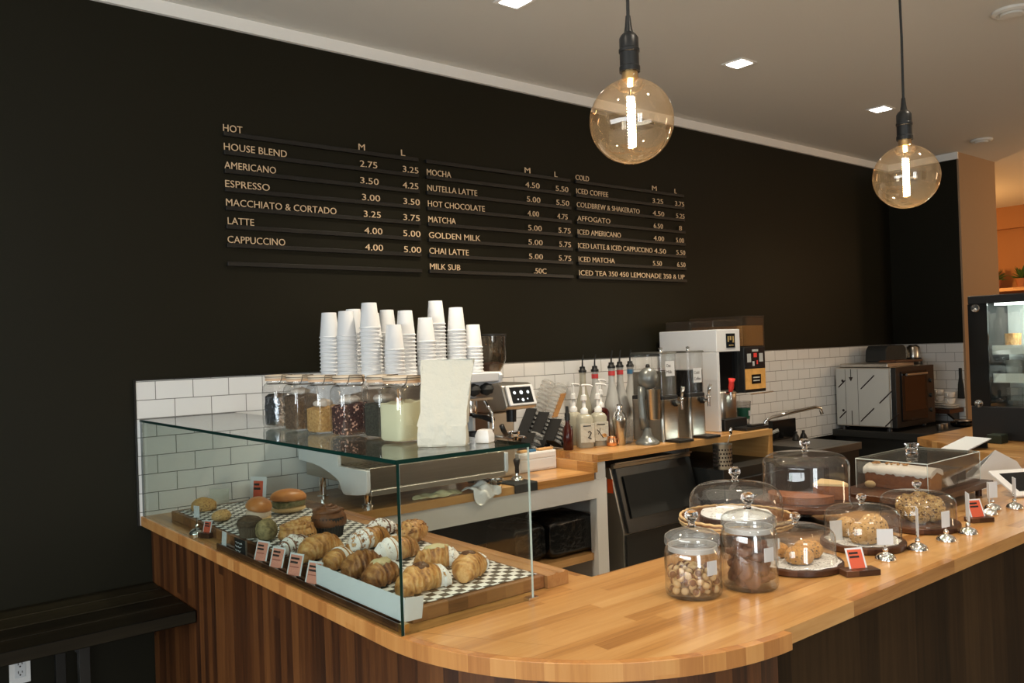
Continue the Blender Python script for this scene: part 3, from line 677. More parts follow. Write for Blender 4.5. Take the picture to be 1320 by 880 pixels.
t = thing('scone', 'triangular scone at the far end of the board by the tiled wall', 'scone', (1.165, 3.42, PZ), R(200))
MB().lathe([(.001, 0), (.078, .001), (.085, .015), (.080, .040), (.055, .058), (.02, .066), (.001, .067)], n=36).map(lambda p: Vector((p.x*(1.0 if p.x > 0 else .62), p.y*(.92-.004*abs(p.x)), p.z*(1+.10*math.sin(40*p.x)*math.cos(31*p.y))))).build('crumb', 'scone', t, smooth=180); t.scale = (.68, .68, .74)
t = thing('raisin_cookie', 'small round raisin biscuit in front of the bread roll sandwich', 'biscuit', (1.125, 3.13, PZ), .4)
MB().ball((0, 0, .026), (.052, .045, .028), 24, 12, lambda d: 1+.06*nz(d, 6, 2)).map(lambda p: Vector((p.x, p.y, max(p.z, .001)))).build('crumb', 'chip_scone', t, smooth=180); t.scale = (.74, .74, .78)
def sandwich(label, x, y, rz, tilt, fill, s=1.0):
    t = thing('sandwich', label, 'sandwich', (x, y, PZ), rz)
    MB().ball((0, 0, .016), (.075*s, .052*s, .017), 28, 10, lambda d: 1+.03*nz(d, 2)).map(lambda p: Vector((p.x, p.y, max(p.z, .001)))).build('bun_bottom', 'bun_bottom', t, smooth=180)
    MB().lathe([(.001, .026), (.05, .026), (.056, .031), (.052, .038), (.056, .043), (.05, .049), (.001, .050)], n=36).map(lambda p: Vector((p.x*1.32*s, p.y*.93*s, p.z+.003*math.sin(60*p.x)+.003*math.sin(50*p.y)))).build('filling', fill, t, smooth=180)
    b = MB().ball((0, 0, .006), (.078*s, .055*s, .034), 28, 14, lambda d: 1+.02*nz(d, 4)).map(lambda p: Vector((p.x, p.y, max(p.z, -.004)))).build('bun_top', 'bun_top', t, smooth=180)
    b.location = (0, 0, .053); b.rotation_euler = tilt
    return t
sandwich('bun sandwich with tilted glossy top, left of the other sandwich', 1.215, 3.00, R(55), (R(14), 0, 0), 'filling_ham', .86)
sandwich('sandwich with green filling, nearest the tiled wall of the two', 1.372, 3.09, R(-8), (0, R(3), 0), 'filling', .90)
def cupcake(name, label, cat, x, y, r_, h, top_h, wrap, crumb, rz=0, swirl=False, seed=0):
    t = thing(name, label, cat, (x, y, PZ), rz)
    n = 64
    rg = []
    for z, k in ((0, .80), (h*.5, .9), (h, 1.0), (h*.985, .97), (h*.5, .87)):
        rg.append([((r_*k*(1+.025*(-1)**a))*math.cos(2*math.pi*a/n), (r_*k*(1+.025*(-1)**a))*math.sin(2*math.pi*a/n), z) for a in range(n)])
    MB().rings(rg, True, False).build('paper_case', wrap, t)
    MB().ball((0, 0, h*.8), (r_*1.06, r_*1.0, top_h), 32, 18, lambda d: 1+.05*nz(d, seed, 1.8)).map(lambda p: Vector((p.x, p.y, max(p.z, h*.55)))).build('crumb', crumb, t, smooth=180)
    if swirl:
        pts = [((r_*(.95-.85*k/60))*math.cos(k*.32), (r_*(.95-.85*k/60))*math.sin(k*.32), h*.8+top_h*(.55+.45*k/60)) for k in range(60)]
        MB().sweep(pts, r_*.13, 8).build('swirl', swirl, t, smooth=180)
    return t
cupcake('muffin', 'dark muffin in a ribbed brown paper case before the sandwiches', 'muffin', 1.095, 2.785, .040, .058, .026, 'brown_wrapper', 'muffin_dark', seed=2)
t = thing('green_bun', 'greenish rounded bun standing between the muffin and the cinnamon roll', 'bun', (1.108, 2.675, PZ), .3)
MB().ball((0, 0, .036), (.036, .036, .038), 24, 16, lambda d: 1+.05*nz(d, 5, 2)).map(lambda p: Vector((p.x, p.y, max(p.z, .001)))).build('crumb', 'muffin_green', t, smooth=180)
cupcake('cinnamon_roll', 'big swirled cinnamon roll in a low dark paper case', 'cinnamon roll', 1.165, 2.565, .058, .036, .044, 'dark_wrapper', 'crust_gold', swirl='crust_gold', seed=3)
cupcake('brioche', 'tall dark-crusted brioche in a black paper case by the rail', 'brioche', 1.29, 2.59, .056, .066, .050, 'dark_wrapper', 'crust_dark', swirl='crust_dark', seed=4)
t = thing('round_biscuit', 'small pale biscuit between the cinnamon roll and the brioche', 'biscuit', (1.285, 2.74, PZ), 0)
MB().ball((0, 0, .022), (.05, .045, .024), 24, 12, lambda d: 1+.05*nz(d, 9, 2)).map(lambda p: Vector((p.x, p.y, max(p.z, .001)))).build('crumb', 'scone', t, smooth=180)

# ---- price cards in the case
def card(name, label, x, y, z, rz, w_, h_, face, tilt=12, border=.006, lines=3, group=None, frame=True, block=None, words=None):
    """upright card facing local -y, leaning back by tilt"""
    t = thing(name, label, 'price card', (x, y, z), rz, group)
    zb = 0
    if block:
        bw, bdp, bh = block; MB().box(-bw/2, bw/2, -bdp/2, bdp/2, 0, bh).build('wood_block', 'dark_walnut', t, bevel=.0015); zb = bh-.008
    e = bpy.data.objects.new('card', None)
    M = Matrix.Translation((0, 0, zb)) @ Matrix.Rotation(R(-tilt), 4, 'X')
    mp = lambda mb: mb.map(lambda p: M @ p)
    mp(MB().box(-w_/2, w_/2, 0, .0012, 0, h_)).build('card', 'paper_white', t, smooth=0)
    if frame: mp(MB().box(-w_/2+border, w_/2-border, -.0006, -.0001, border, h_-border)).build('coloured_panel', face, t, smooth=0)
    q = random.Random(int(x*1000)+int(y*100))
    for k in range(lines):
        zz = h_-border-(h_*.16)*(k+1)-.002; ww = (w_-2*border)*q.uniform(.55, .8)
        mp(MB().box(-w_/2+border+.003, -w_/2+border+.003+ww, -.0012, -.0007, zz, zz+h_*(.085 if k < 2 else .04))).build('print_line', 'ink' if k < 2 else 'ink_faint', t, smooth=0)
    bpy.data.objects.remove(e)
    return t
RL = MB().box(CX0+g+.002, CX0+g+.028, CY0+.03, 2.86, ZC+.0006, ZC+.012).box(CX0+g+.002, CX0+g+.007, CY0+.03, 2.86, ZC+.012, ZC+.020).box(CX0+g+.016, CX0+g+.028, CY0+.03, 2.86, ZC+.012, ZC+.020)
o = loc(RL, (1.02, 2.3, ZC)).build('card_rail', 'dark_walnut', bevel=.001); put(o, (1.02, 2.3, ZC)); tag(o, 'slotted dark wood strip holding the price cards inside the front glass', 'card holder')
CXS = CX0+g+.0085
ords = ['pink price card furthest from the white folded card in the wood strip', 'pink price card next to the black card holder gap, second in the strip', 'third pink price card along the strip, before the last one', 'pink price card touching the white folded card']
for k, (y, hh) in enumerate(((2.515, .064), (2.398, .064), (2.275, .066), (2.155, .064))):
    card('price_card', ords[k], CXS+.003, y, ZC+.0128, R(-74), .058, hh+.002, 'card_pink', 16, .005, 3)
card('price_card', 'small blank white price card at the far end of the wood strip', CXS, 2.81, ZC+.0125, R(-90), .040, .052, 'paper_white', 4, frame=False, lines=0)
t = thing('chalk_card', 'small black chalk price card with white scribbles in the wood strip', 'price card', (CXS, 2.665, ZC+.0125), R(-90))
MB().box(-.045, .045, 0, .002, 0, .050).build('black_card', 'black_plastic', t, smooth=0)
for k in range(3):
    MB().sweep([(-.036+.008*i, -.0006, .036-.013*k+.003*math.sin(i*2.3+k)) for i in range(8-k)], .0011, 5).build('chalk_writing', 'paper_white', t, smooth=180)
MB().box(.047, .05, -.001, .004, 0, .052).build('clip_edge', 'stainless_soft', t)
t = thing('folded_card', 'long blank white folded card standing against the front glass', 'card', (CX0+g+.0165, 1.90, ZC+.0206), 0)
MB().prism([(-.215, 0), (.155, 0), (.155, .056), (-.222, .058)], 0, .0012, 'yz').build('front_leaf', 'paper_white', t, smooth=0)
MB().raw([(.0015, -.215, 0), (.0015, -.222, .058), (.05, -.225, .052), (.047, -.217, 0), (.0027, -.215, 0), (.0027, -.222, .0588), (.05, -.226, .0535), (.048, -.218, 0)], [(0,1,2,3), (7,6,5,4), (0,4,5,1), (1,5,6,2), (2,6,7,3), (3,7,4,0)]).build('side_leaf', 'paper_white', t, smooth=0)
MB().prism([(.156, 0), (.24, 0), (.24, .054), (.156, .0565)], .002, .0032, 'yz').build('back_leaf', 'paper_white', t, smooth=0)
card('price_card', 'small red price card in a wood block by the end of the case', 1.045, 3.07, ZC+.0006, R(-68), .040, .050, 'card_red', 14, .004, 2, block=(.055, .03, .018))
card('price_card', 'white price card with a red panel standing at the wall end of the board', 1.455, 3.60, ZC+.0006, R(-58), .085, .115, 'card_red', 6, .018, 2)
o = MB().box(-.04, .04, 0, .0015, 0, .09).map(lambda p: Vector((p.x, p.y+.1*p.z, p.z))).build('price_card', 'paper_bag', smooth=0); put(o, (1.27, 3.56, ZC+.0006), (0, 0, R(-35))); tag(o, 'blank cream card leaning by the tiles behind the board', 'price card')

# chrome bell-shaped card holders (also used on the counter)
def bell(label, x, y, rz, cw=.030, ch=.040, stem=.012, tall=False):
    t = thing('card_holder', label, 'card holder', (x, y, ZC+.0005), rz)
    MB().lathe([(.029, 0), (.030, .002), (.0285, .008), (.024, .015), (.016, .020), (.007, .023), (.006, .026)], n=32).build('base', 'chrome', t, smooth=60)
    MB().ball((0, 0, .030), .008, 16, 10).sweep([(0, 0, .034), (0, .0, .040+stem)], .0022, 8).build('stem', 'chrome', t, smooth=60)
    MB().sweep([(.006*math.cos(a*.5), .0022, .046+stem+.006*math.sin(a*.5)) for a in range(12)], .0011, 6).build('clip_ring', 'chrome', t, smooth=180)
    z0 = .040+stem
    if ch: MB().box(-cw/2, cw/2, -.0006, .0006, z0, z0+ch).build('card', 'paper_white', t, smooth=0)
    return t
bell('chrome card holder with a black-clipped white card inside the far end of the case', 1.040, 3.15, R(-75), .034, .042, .022)

# ================================================================== JARS AND BAG ON THE CASE TOP
def clamp_jar(label, x, y, rz, w_=.086, h=.182):
    t = thing('clamp_jar', label, 'jar', (x, y, TOPZ), rz)
    n = 64; hb = h-.028
    def sec(r_, z, p): return [(r_*ss(math.cos(2*math.pi*a/n), p), r_*ss(math.sin(2*math.pi*a/n), p), z) for a in range(n)]
    hw = w_/2
    rg = [sec(hw*.80, .001, .4), sec(hw*.93, .004, .34), sec(hw, .016, .30), sec(hw, hb-.030, .30), sec(hw*.985, hb-.014, .40), sec(hw*.93, hb-.004, .7), sec(hw*.90, hb, 1), sec(hw*.90, hb+.006, 1)]
    MB().rings(rg, True, False).build('glass_body', 'jar_glass', t, smooth=60)
    MB().lathe([(hw*.86, hb+.0062), (hw*.99, hb+.0065), (hw*1.0, hb+.009), (hw*1.0, hb+.012), (hw*.96, hb+.0135)], n=40).build('rubber_seal', 'gasket', t)
    MB().lathe([(hw*.95, hb+.014), (hw*1.0, hb+.0155), (hw*1.0, hb+.024), (hw*.94, hb+.0265), (hw*.5, hb+.0275), (.001, hb+.0275)], n=40).build('lid', 'lid_cream', t, smooth=50)
    MB().sweep([(hw*1.01*math.cos(a*math.pi/18), hw*1.01*math.sin(a*math.pi/18), hb+.020) for a in range(36)], .0013, 6, True).build('lid_wire', 'wire', t, smooth=180)
    MB().sweep([(hw*.87*math.cos(a*math.pi/18), hw*.87*math.sin(a*math.pi/18), hb-.004) for a in range(36)], .0013, 6, True).build('neck_wire', 'wire', t, smooth=180)
    MB().sweep([(-hw*.55, -hw*.70, hb-.004), (-hw*.52, -hw*.98, hb+.004), (-hw*.48, -hw*1.06, hb+.014), (-hw*.42, -hw*1.03, hb+.0265), (hw*.42, -hw*1.03, hb+.0265), (hw*.48, -hw*1.06, hb+.014), (hw*.52, -hw*.98, hb+.004), (hw*.55, -hw*.70, hb-.004)], .0015, 6).build('clamp_bail', 'wire', t, smooth=180)
    return t
def content(name, label, cat, x, y, rz, hw, h, mat, slope=0, seed=0, z0=.006, p=.34):
    n = 28
    def sec(k, z, sl=0):
        return [(hw*k*ss(math.cos(2*math.pi*a/n), p), hw*k*ss(math.sin(2*math.pi*a/n), p), z+sl*ss(math.cos(2*math.pi*a/n), p)+(.0025*math.sin(3*a+seed) if sl else 0)) for a in range(n)]
    o = MB().rings([sec(.88, z0), sec(.97, z0+.006), sec(.97, h*.6), sec(.97, h, slope or .0005), sec(.6, h+.002+.004*math.sin(seed), slope*.6 or .0005), sec(.2, h+.005, .0005)]).build(name, mat, smooth=50)
    put(o, (x, y, TOPZ), (0, 0, rz)); tag(o, label, cat, kind='stuff'); return o
jars = [(1.200, 2.745, .096), (1.200, 2.580, .092), (1.200, 2.420, .090), (1.205, 2.258, .096), (1.245, 2.130, .092), (1.215, 1.975, .104)]
jl = ['clamp jar holding a crumpled silver foil pouch, furthest from the paper bag', 'clamp jar of brown loose tea beside the foil pouch jar', 'clamp jar one third full of golden loose tea', 'clamp jar of dark red tea with pale chips', 'narrow looking clamp jar of dark green tea behind the pale powder jar', 'clamp jar of pale yellow-green powder beside the white paper bag']
JR = [R(8), R(5), R(5), R(-4), R(8), R(6)]
for (x, y, w_), l_, a in zip(jars, jl, JR): clamp_jar(l_, x, y, a, w_)
def foil(): 
    o = MB().lathe([(.036, .007), (.041, .012), (.042, .03), (.0405, .05), (.042, .07), (.0405, .09), (.041, .105), (.030, .116), (.001, .118)], n=64, p=.34).map(lambda p: Vector((p.x*(1+.03*math.sin(90*p.z+60*p.y)), p.y*(1+.03*math.sin(110*p.z+70*p.x)), p.z+.002*math.sin(120*p.x)))).build('foil_pouch', 'foil', smooth=40)
    put(o, (jars[0][0], jars[0][1], TOPZ), (0, 0, JR[0])); tag(o, 'crumpled silver foil pouch inside a clamp jar', 'pouch')
foil()
content('brown_tea', 'coarse brown loose tea filling two thirds of a clamp jar', 'tea', *jars[1][:2], JR[1], .0435, .112, 'tea_brown', .003, 1)
content('golden_tea', 'golden loose tea in the bottom third of a clamp jar', 'tea', *jars[2][:2], JR[2], .0425, .078, 'tea_gold', .004, 2)
content('red_tea', 'dark red loose tea with pale chips in a clamp jar', 'tea', *jars[3][:2], JR[3], .0455, .092, 'tea_red', .006, 3)
content('green_tea', 'dark green loose tea in a clamp jar', 'tea', *jars[4][:2], JR[4], .0435, .100, 'tea_green', .002, 4)
content('pale_powder', 'pale yellow-green powder filling most of a clamp jar', 'powder', *jars[5][:2], JR[5], .0495, .108, 'lemon_powder', .003, 5)
for (k, hh) in ((1, .122), (2, .088), (3, .104), (4, .108)):
    o = MB().ball((0, 0, hh+.004), (.030, .026, .014), 18, 10, lambda d, k=k: 1+.18*nz(d, k, 2.2)).build('bag_neck', 'pouch', smooth=180)
    put(o, (jars[k][0], jars[k][1], TOPZ), (0, 0, JR[k])); tag(o, ['', 'twisted clear bag end on the brown tea in its jar', 'twisted clear bag end on the golden tea in its jar', 'twisted clear bag end on the dark red tea in its jar', 'twisted clear bag end on the dark green tea in its jar'][k], 'bag')
def scoop():
    o = MB().lathe([(.004, 0), (.014, .004), (.016, .016), (.0145, .016), (.0125, .006), (.003, .002)], n=20).sweep([(.015, 0, .015), (.05, 0, .022), (.085, 0, .030)], [.003, .004, .005], 8, flat=.5).build('wooden_scoop', 'pine', smooth=50)
    put(o, (jars[5][0]-.012, jars[5][1]+.0, TOPZ+.1095), (0, R(-22), R(60))); o.scale = (.55, .55, .55); tag(o, 'small scoop stuck in the pale powder inside its jar', 'scoop')
scoop()
# white paper bag
t = thing('paper_bag', 'crinkled white paper bag standing on the case top beside the jars', 'bag', (1.232, 1.80, TOPZ), R(-42))
def bagsec(z, w_, d, tw=0, sh=0):
    pts = []
    for k in range(40):
        u = k/40*4; s_ = int(u); f_ = u-s_
        c_ = [(-1,-1), (1,-1), (1,1), (-1,1)][s_]; c2 = [(-1,-1), (1,-1), (1,1), (-1,1)][(s_+1) % 4]
        x = (c_[0]+(c2[0]-c_[0])*f_)*w_/2; y = (c_[1]+(c2[1]-c_[1])*f_)*d/2
        if s_ in (1, 3): x -= (.022*(1-abs(2*f_-1))*min(1, z/.12))*(1 if s_ == 1 else -1)*.6
        y += .0022*math.sin(k*2.4+z*70)+.0016*math.sin(k*1.3-z*130); x += .0018*math.sin(z*90+k)
        pts.append((x+sh, y+tw, z))
    return pts
MB().rings([bagsec(z, w_, d, tw, sh) for z, w_, d, tw, sh in ((.0005, .120, .064, 0, -.004), (.006, .126, .070, 0, -.004), (.03, .126, .072, 0, -.004), (.052, .118, .068, -.002, -.002), (.056, .124, .070, 0, -.002), (.09, .122, .060, .002, .002), (.13, .124, .044, .005, .005), (.17, .130, .026, .008, .008), (.20, .136, .012, .010, .010), (.222, .140, .004, .010, .012))]).build('bag_body', 'paper_bag', t, smooth=25)
o = MB().lathe([(.001, .0), (.026, .0), (.027, .004), (.027, .020), (.020, .034), (.001, .036)], n=4, rot=R(45), p=.9).build('sample_box', 'white_plastic', smooth=30, bevel=.002); put(o, (1.335, 1.765, TOPZ), (0, 0, .5)); tag(o, 'small white box beside the paper bag on the case top', 'box')

# ================================================================== ESPRESSO MACHINE, CUPS, GRINDER
em = thing('espresso_machine', 'white-sided stainless espresso machine under the upside-down cup stacks', 'espresso machine', (1.68, 3.05, LZ+.0005))
oe = (1.68, 3.05, LZ+.0005)
def le(mb): return loc(mb, oe)
side = [(3.024, 1.118), (3.024, 1.045), (3.030, 1.028), (3.044, 1.019), (3.10, 1.010), (3.204, 1.000), (3.232, 1.004), (3.245, 1.018), (3.256, 1.036), (3.275, 1.056), (3.31, 1.068), (3.348, 1.079), (3.42, 1.095), (3.50, 1.106), (3.60, 1.110), (3.66, 1.112), (3.66, 1.40), (3.62, 1.49), (3.06, 1.49), (3.045, 1.475), (3.05, 1.44), (3.24, 1.41), (3.268, 1.36), (3.272, 1.118)]
for x in (1.68, 2.402):
    le(MB().prism(side, x, x+.018, 'yz')).build('side_panel', 'white_enamel', em, bevel=.003)
le(MB().box(1.699, 2.4015, 3.05, 3.62, 1.446, 1.489)).build('cup_tray', 'white_enamel', em, bevel=.006)
le(MB().box(1.699, 2.4015, 3.030, 3.045, 1.036, 1.126)).build('front_panel', 'stainless', em, bevel=.003)
le(MB().box(1.699, 2.4015, 3.046, 3.30, 1.100, 1.116)).build('drip_tray', 'stainless_soft', em, bevel=.004)
gr = MB()
for k in range(26): gr.box(1.71+k*.0265, 1.72+k*.0265, 3.055, 3.29, 1.117, 1.121)
le(gr).build('drip_grate', 'stainless', em)
le(MB().box(1.699, 2.4015, 3.302, 3.62, 1.045, 1.445)).build('boiler_body', 'stainless', em, bevel=.004)
le(MB().box(1.699, 2.4015, 3.024, 3.31, 1.012, 1.035)).build('base_rail', 'stainless_soft', em, bevel=.004)
le(MB().box(1.699, 2.4015, 3.10, 3.30, 1.360, 1.372)).build('shelf_strip', 'stainless', em, bevel=.002)
for x in (1.86, 2.12, 2.34):
    g_ = le(MB().lathe([(.034, 1.30), (.036, 1.33), (.036, 1.359)], (x, 3.20, 0), 24).lathe([(.030, 1.285), (.034, 1.299)], (x, 3.20, 0), 24)).build('group_head', 'chrome', em)
    h_ = MB().sweep([(x-1.68, .125, .335), (x-1.68, .055, .333), (x-1.68, -.02, .322)], [.010, .012, .014], 12).build('portafilter_handle', 'black_plastic', em); h_.parent = g_
for x in (2.27, 2.345):
    le(MB().ball((x, 3.075, 1.412), (.036, .030, .028), 18, 12, lambda d: 1+.06*math.cos(8*math.atan2(d.z, d.x)))).build('steam_knob', 'black_rubber', em)
le(MB().sweep([(2.33, 3.07, 1.36), (2.34, 3.03, 1.30), (2.335, 3.02, 1.24), (2.325, 3.03, 1.17)], .006, 8)).build('steam_wand', 'chrome', em, smooth=180)
for (x, y) in ((1.76, 3.16), (1.73, 3.52), (2.34, 3.16), (2.34, 3.52)):
    le(MB().lathe([(.026, LZ+.0006), (.026, LZ+.006), (.016, LZ+.008), (.016, 1.03 if y < 3.4 else 1.10)], (x, y, 0), 18)).build('foot', 'chrome', em)
o = MB().lathe([(.047, 0), (.052, .002), (.054, .095), (.0515, .095), (.049, .005), (.001, .005)], n=32).sweep([(.052, 0, .08), (.078, 0, .075), (.078, 0, .03), (.051, 0, .022)], .005, 8).build('milk_pitcher', 'black_plastic', smooth=50)
put(o, (2.30, 3.11, 1.1225), (0, 0, R(150))); tag(o, 'black pitcher standing on the espresso machine drip tray', 'pitcher')
t = thing('coffee_bag', 'brown coffee bag with a pale label behind the paper bag', 'coffee bag', (2.13, 3.085, 1.1225), R(-12))
MB().rings([[(-.045, -.03, 0), (.045, -.03, 0), (.045, .03, 0), (-.045, .03, 0)], [(-.047, -.032, .10), (.047, -.032, .10), (.047, .032, .10), (-.047, .032, .10)], [(-.046, -.022, .19), (.046, -.022, .19), (.046, .022, .19), (-.046, .022, .19)], [(-.046, -.004, .222), (.046, -.004, .222), (.046, .004, .222), (-.046, .004, .222)]]).build('bag_body', 'kraft', t, smooth=0, bevel=.004)
MB().box(-.030, .030, -.0345, -.0335, .03, .075).build('label', 'paper_bag', t, smooth=0)
MB().box(-.035, .035, -.0318, -.0306, .115, .145).build('upper_label', 'paper_grey', t, smooth=0)

# paper cups, upside down, nested in stacks on the machine
CUPZ = 1.4905
cupmesh = MB().lathe([(.0432, .0), (.0452, .0012), (.0452, .0046), (.0430, .0056), (.0414, .0058), (.0318, .1085), (.0312, .1098), (.030, .1100), (.029, .1070), (.001, .1068)], n=28, cap0=False).build('paper_cup', 'paper_cup', smooth=40)
cupdata = cupmesh.data; bpy.data.objects.remove(cupmesh)
stacks = [(1.706, 3.36, 12), (1.722, 3.235, 12), (1.830, 3.365, 13), (1.800, 3.17, 14), (1.935, 3.385, 12), (1.885, 3.115, 8), (2.035, 3.42, 13), (1.985, 3.18, 12), (2.085, 3.34, 11), (2.080, 3.165, 10), (2.186, 3.235, 15), (2.275, 3.200, 13), (2.365, 3.34, 9), (2.368, 3.195, 8)]
sn = ['front-left rear', 'far left front', 'second rear', 'tall front-left', 'third rear', 'short foremost', 'fourth rear', 'fifth front', 'fifth rear', 'sixth front', 'tallest right-hand', 'tall right-hand second', 'rear right', 'last right-hand']
sn = ['leftmost cup stack, second row', 'front-row cup stack at the left', 'second-row cup stack behind the tall one', 'tall front-row cup stack near the left', 'second-row cup stack third from the left', 'short foremost cup stack', 'second-row cup stack over middle jars', 'front-row cup stack after the foremost', 'second-row cup stack near the middle', 'front-row cup stack left of the tallest', 'tallest cup stack at the right', 'tall cup stack above the paper bag', 'second-row cup stack at the right', 'last cup stack at the right end']
on = ['top', 'second', 'third', 'fourth', 'fifth', 'sixth', 'seventh', 'eighth', 'ninth', 'tenth', 'eleventh', 'twelfth', 'thirteenth', 'fourteenth', 'fifteenth', 'sixteenth']
cq = random.Random(5)
for (x, y, n_), s_ in zip(stacks, sn):
    for k in range(n_):
        o = bpy.data.objects.new('paper_cup', cupdata); C.objects.link(o)
        put(o, (x+cq.uniform(-.0006, .0006), y+cq.uniform(-.0006, .0006), CUPZ+.0162*k), (0, 0, cq.uniform(0, 6)))
        q = n_-1-k
        tag(o, ('white paper cup on top of the ' if q == 0 else 'paper cup %s from top in the ' % on[q])+s_, 'paper cup', 'paper cups stacked upside down on the espresso machine')

gd = thing('coffee_grinder', 'coffee grinder with clear bean hopper and tilted touch screen', 'coffee grinder', (2.60, 3.36, LZ+.0005))
og2 = (2.60, 3.36, LZ+.0005)
def lg(mb): return loc(mb, og2)
lg(MB().box(2.52, 2.69, 3.30, 3.50, LZ+.0006, 1.28)).build('body', 'stainless_soft', gd, bevel=.012)
lg(MB().prism([(3.31, 1.281), (3.15, 1.30), (3.13, 1.315), (3.165, 1.415), (3.19, 1.425), (3.48, 1.425), (3.49, 1.281)], 2.505, 2.70, 'yz')).build('head_housing', 'stainless_soft', gd, bevel=.008)
scr = [Vector((2.52, 3.1275, 1.318)), Vector((2.685, 3.1275, 1.318)), Vector((2.685, 3.1625, 1.412)), Vector((2.52, 3.1625, 1.412))]
nrm = (scr[1]-scr[0]).cross(scr[3]-scr[0]).normalized()
def inset(f, d):
    c_ = sum(scr, Vector())/4; return [c_+(p-c_)*f+nrm*d for p in scr]
def slab(a, b): return MB().raw(a+b, [(0,1,2,3), (7,6,5,4), (0,4,5,1), (1,5,6,2), (2,6,7,3), (3,7,4,0)])
lg(slab(inset(1.02, .0), inset(1.02, .012))).build('screen_bezel', 'white_enamel', gd, bevel=.003)
so = lg(slab(inset(.80, .0122), inset(.80, .0135))).build('touch_screen', 'screen_dark', gd)
c_ = sum(scr, Vector())/4; U = (scr[1]-scr[0]).normalized(); Vv = (scr[3]-scr[0]).normalized()
for (a, b, r_) in ((-.042, .012, .008), (0, .012, .010), (.042, .012, .008), (-.03, -.022, .004), (0, -.026, .008), (.03, -.022, .004)):
    p0 = c_+U*a+Vv*b+nrm*.0136
    ic = lg(MB().cyl(p0, p0+nrm*.0006, r_, r_, 14)).build('screen_icon', 'screen_icon', gd); ic.parent = so
lg(MB().lathe([(.018, 1.426), (.020, 1.445), (.058, 1.505), (.074, 1.54), (.078, 1.66), (.0765, 1.66), (.072, 1.54), (.056, 1.508), (.018, 1.452)], (2.60, 3.36, 0), 36)).build('hopper', 'smoked_plastic', gd, smooth=60)
lg(MB().lathe([(.079, 1.6602), (.080, 1.664), (.078, 1.671), (.001, 1.673)], (2.60, 3.36, 0), 36)).build('hopper_lid', 'black_plastic', gd)
bn_ = lg(MB().lathe([(.016, 1.455), (.052, 1.508), (.058, 1.52), (.035, 1.53), (.001, 1.532)], (2.60, 3.36, 0), 30)).build('coffee_beans', 'chocolate', gd); bn_['kind'] = 'stuff'
lg(MB().lathe([(.024, 1.235), (.026, 1.30)], (2.60, 3.215, 0), 20)).build('spout', 'black_plastic', gd)
lg(MB().sweep([(2.575, 3.30, 1.16), (2.56, 3.18, 1.158), (2.565, 3.155, 1.158)], .006, 8).sweep([(2.625, 3.30, 1.16), (2.64, 3.18, 1.158), (2.635, 3.155, 1.158)], .006, 8)).build('portafilter_fork', 'chrome', gd)
t = thing('portafilter', 'chrome portafilter with black handle resting in the grinder fork', 'portafilter', (2.60, 3.21, LZ+.225))
MB().lathe([(.010, -.035), (.028, -.030), (.031, -.005), (.036, .0), (.036, .012), (.031, .012), (.030, -.02), (.001, -.024)], n=28).build('basket', 'chrome', t, smooth=50)
MB().sweep([(-.03, -.015, 0), (-.075, -.04, .008), (-.10, -.055, .03), (-.115, -.06, .055)], [.008, .012, .013, .012], 12).build('handle', 'black_plastic', t, smooth=180)
o = MB().lathe([(.033, 0), (.033, .20), (.030, .205), (.001, .206)], n=24).build('cocoa_tube', 'kraft', smooth=40); put(o, (2.435, 3.47, CUPZ-.20)); 
o.location = (2.468, 3.46, LZ+.001); o.scale = (1, 1, 3.3); tag(o, 'tall brown tube standing between the cup stacks and the grinder hopper', 'tube')

t = thing('drawer_box', 'low white box with a drawer front beside the grinder', 'box', (2.866, 3.335, LZ+.0005))
MB().box(-.130, .130, 0, .060, 0, .100).build('body', 'white_plastic', t, bevel=.004)
MB().box(-.120, .120, -.0035, -.0002, .010, .062).build('drawer', 'white_enamel', t, bevel=.002)
MB().box(-.120, .120, -.0035, -.0002, .068, .092).build('upper_panel', 'white_enamel', t, bevel=.002)
for k, (a, b, c_, m_) in enumerate((( -.11, .012, .062, 'pine'), (-.045, .010, .045, 'band_blue'), (.02, .012, .10, 'pine'))):
    o = MB().box(0, c_, 0, .03, 0, .012).build(['wooden_stick', 'blue_sponge', 'wooden_brush'][k], m_, bevel=.003); put(o, (2.866+a, 3.335+b, LZ+.1012)); tag(o, ['short wooden block lying on the white drawer box', 'small blue sponge lying on the white drawer box', 'longer wooden brush on top of the white drawer box'][k], ['block', 'sponge', 'brush'][k])

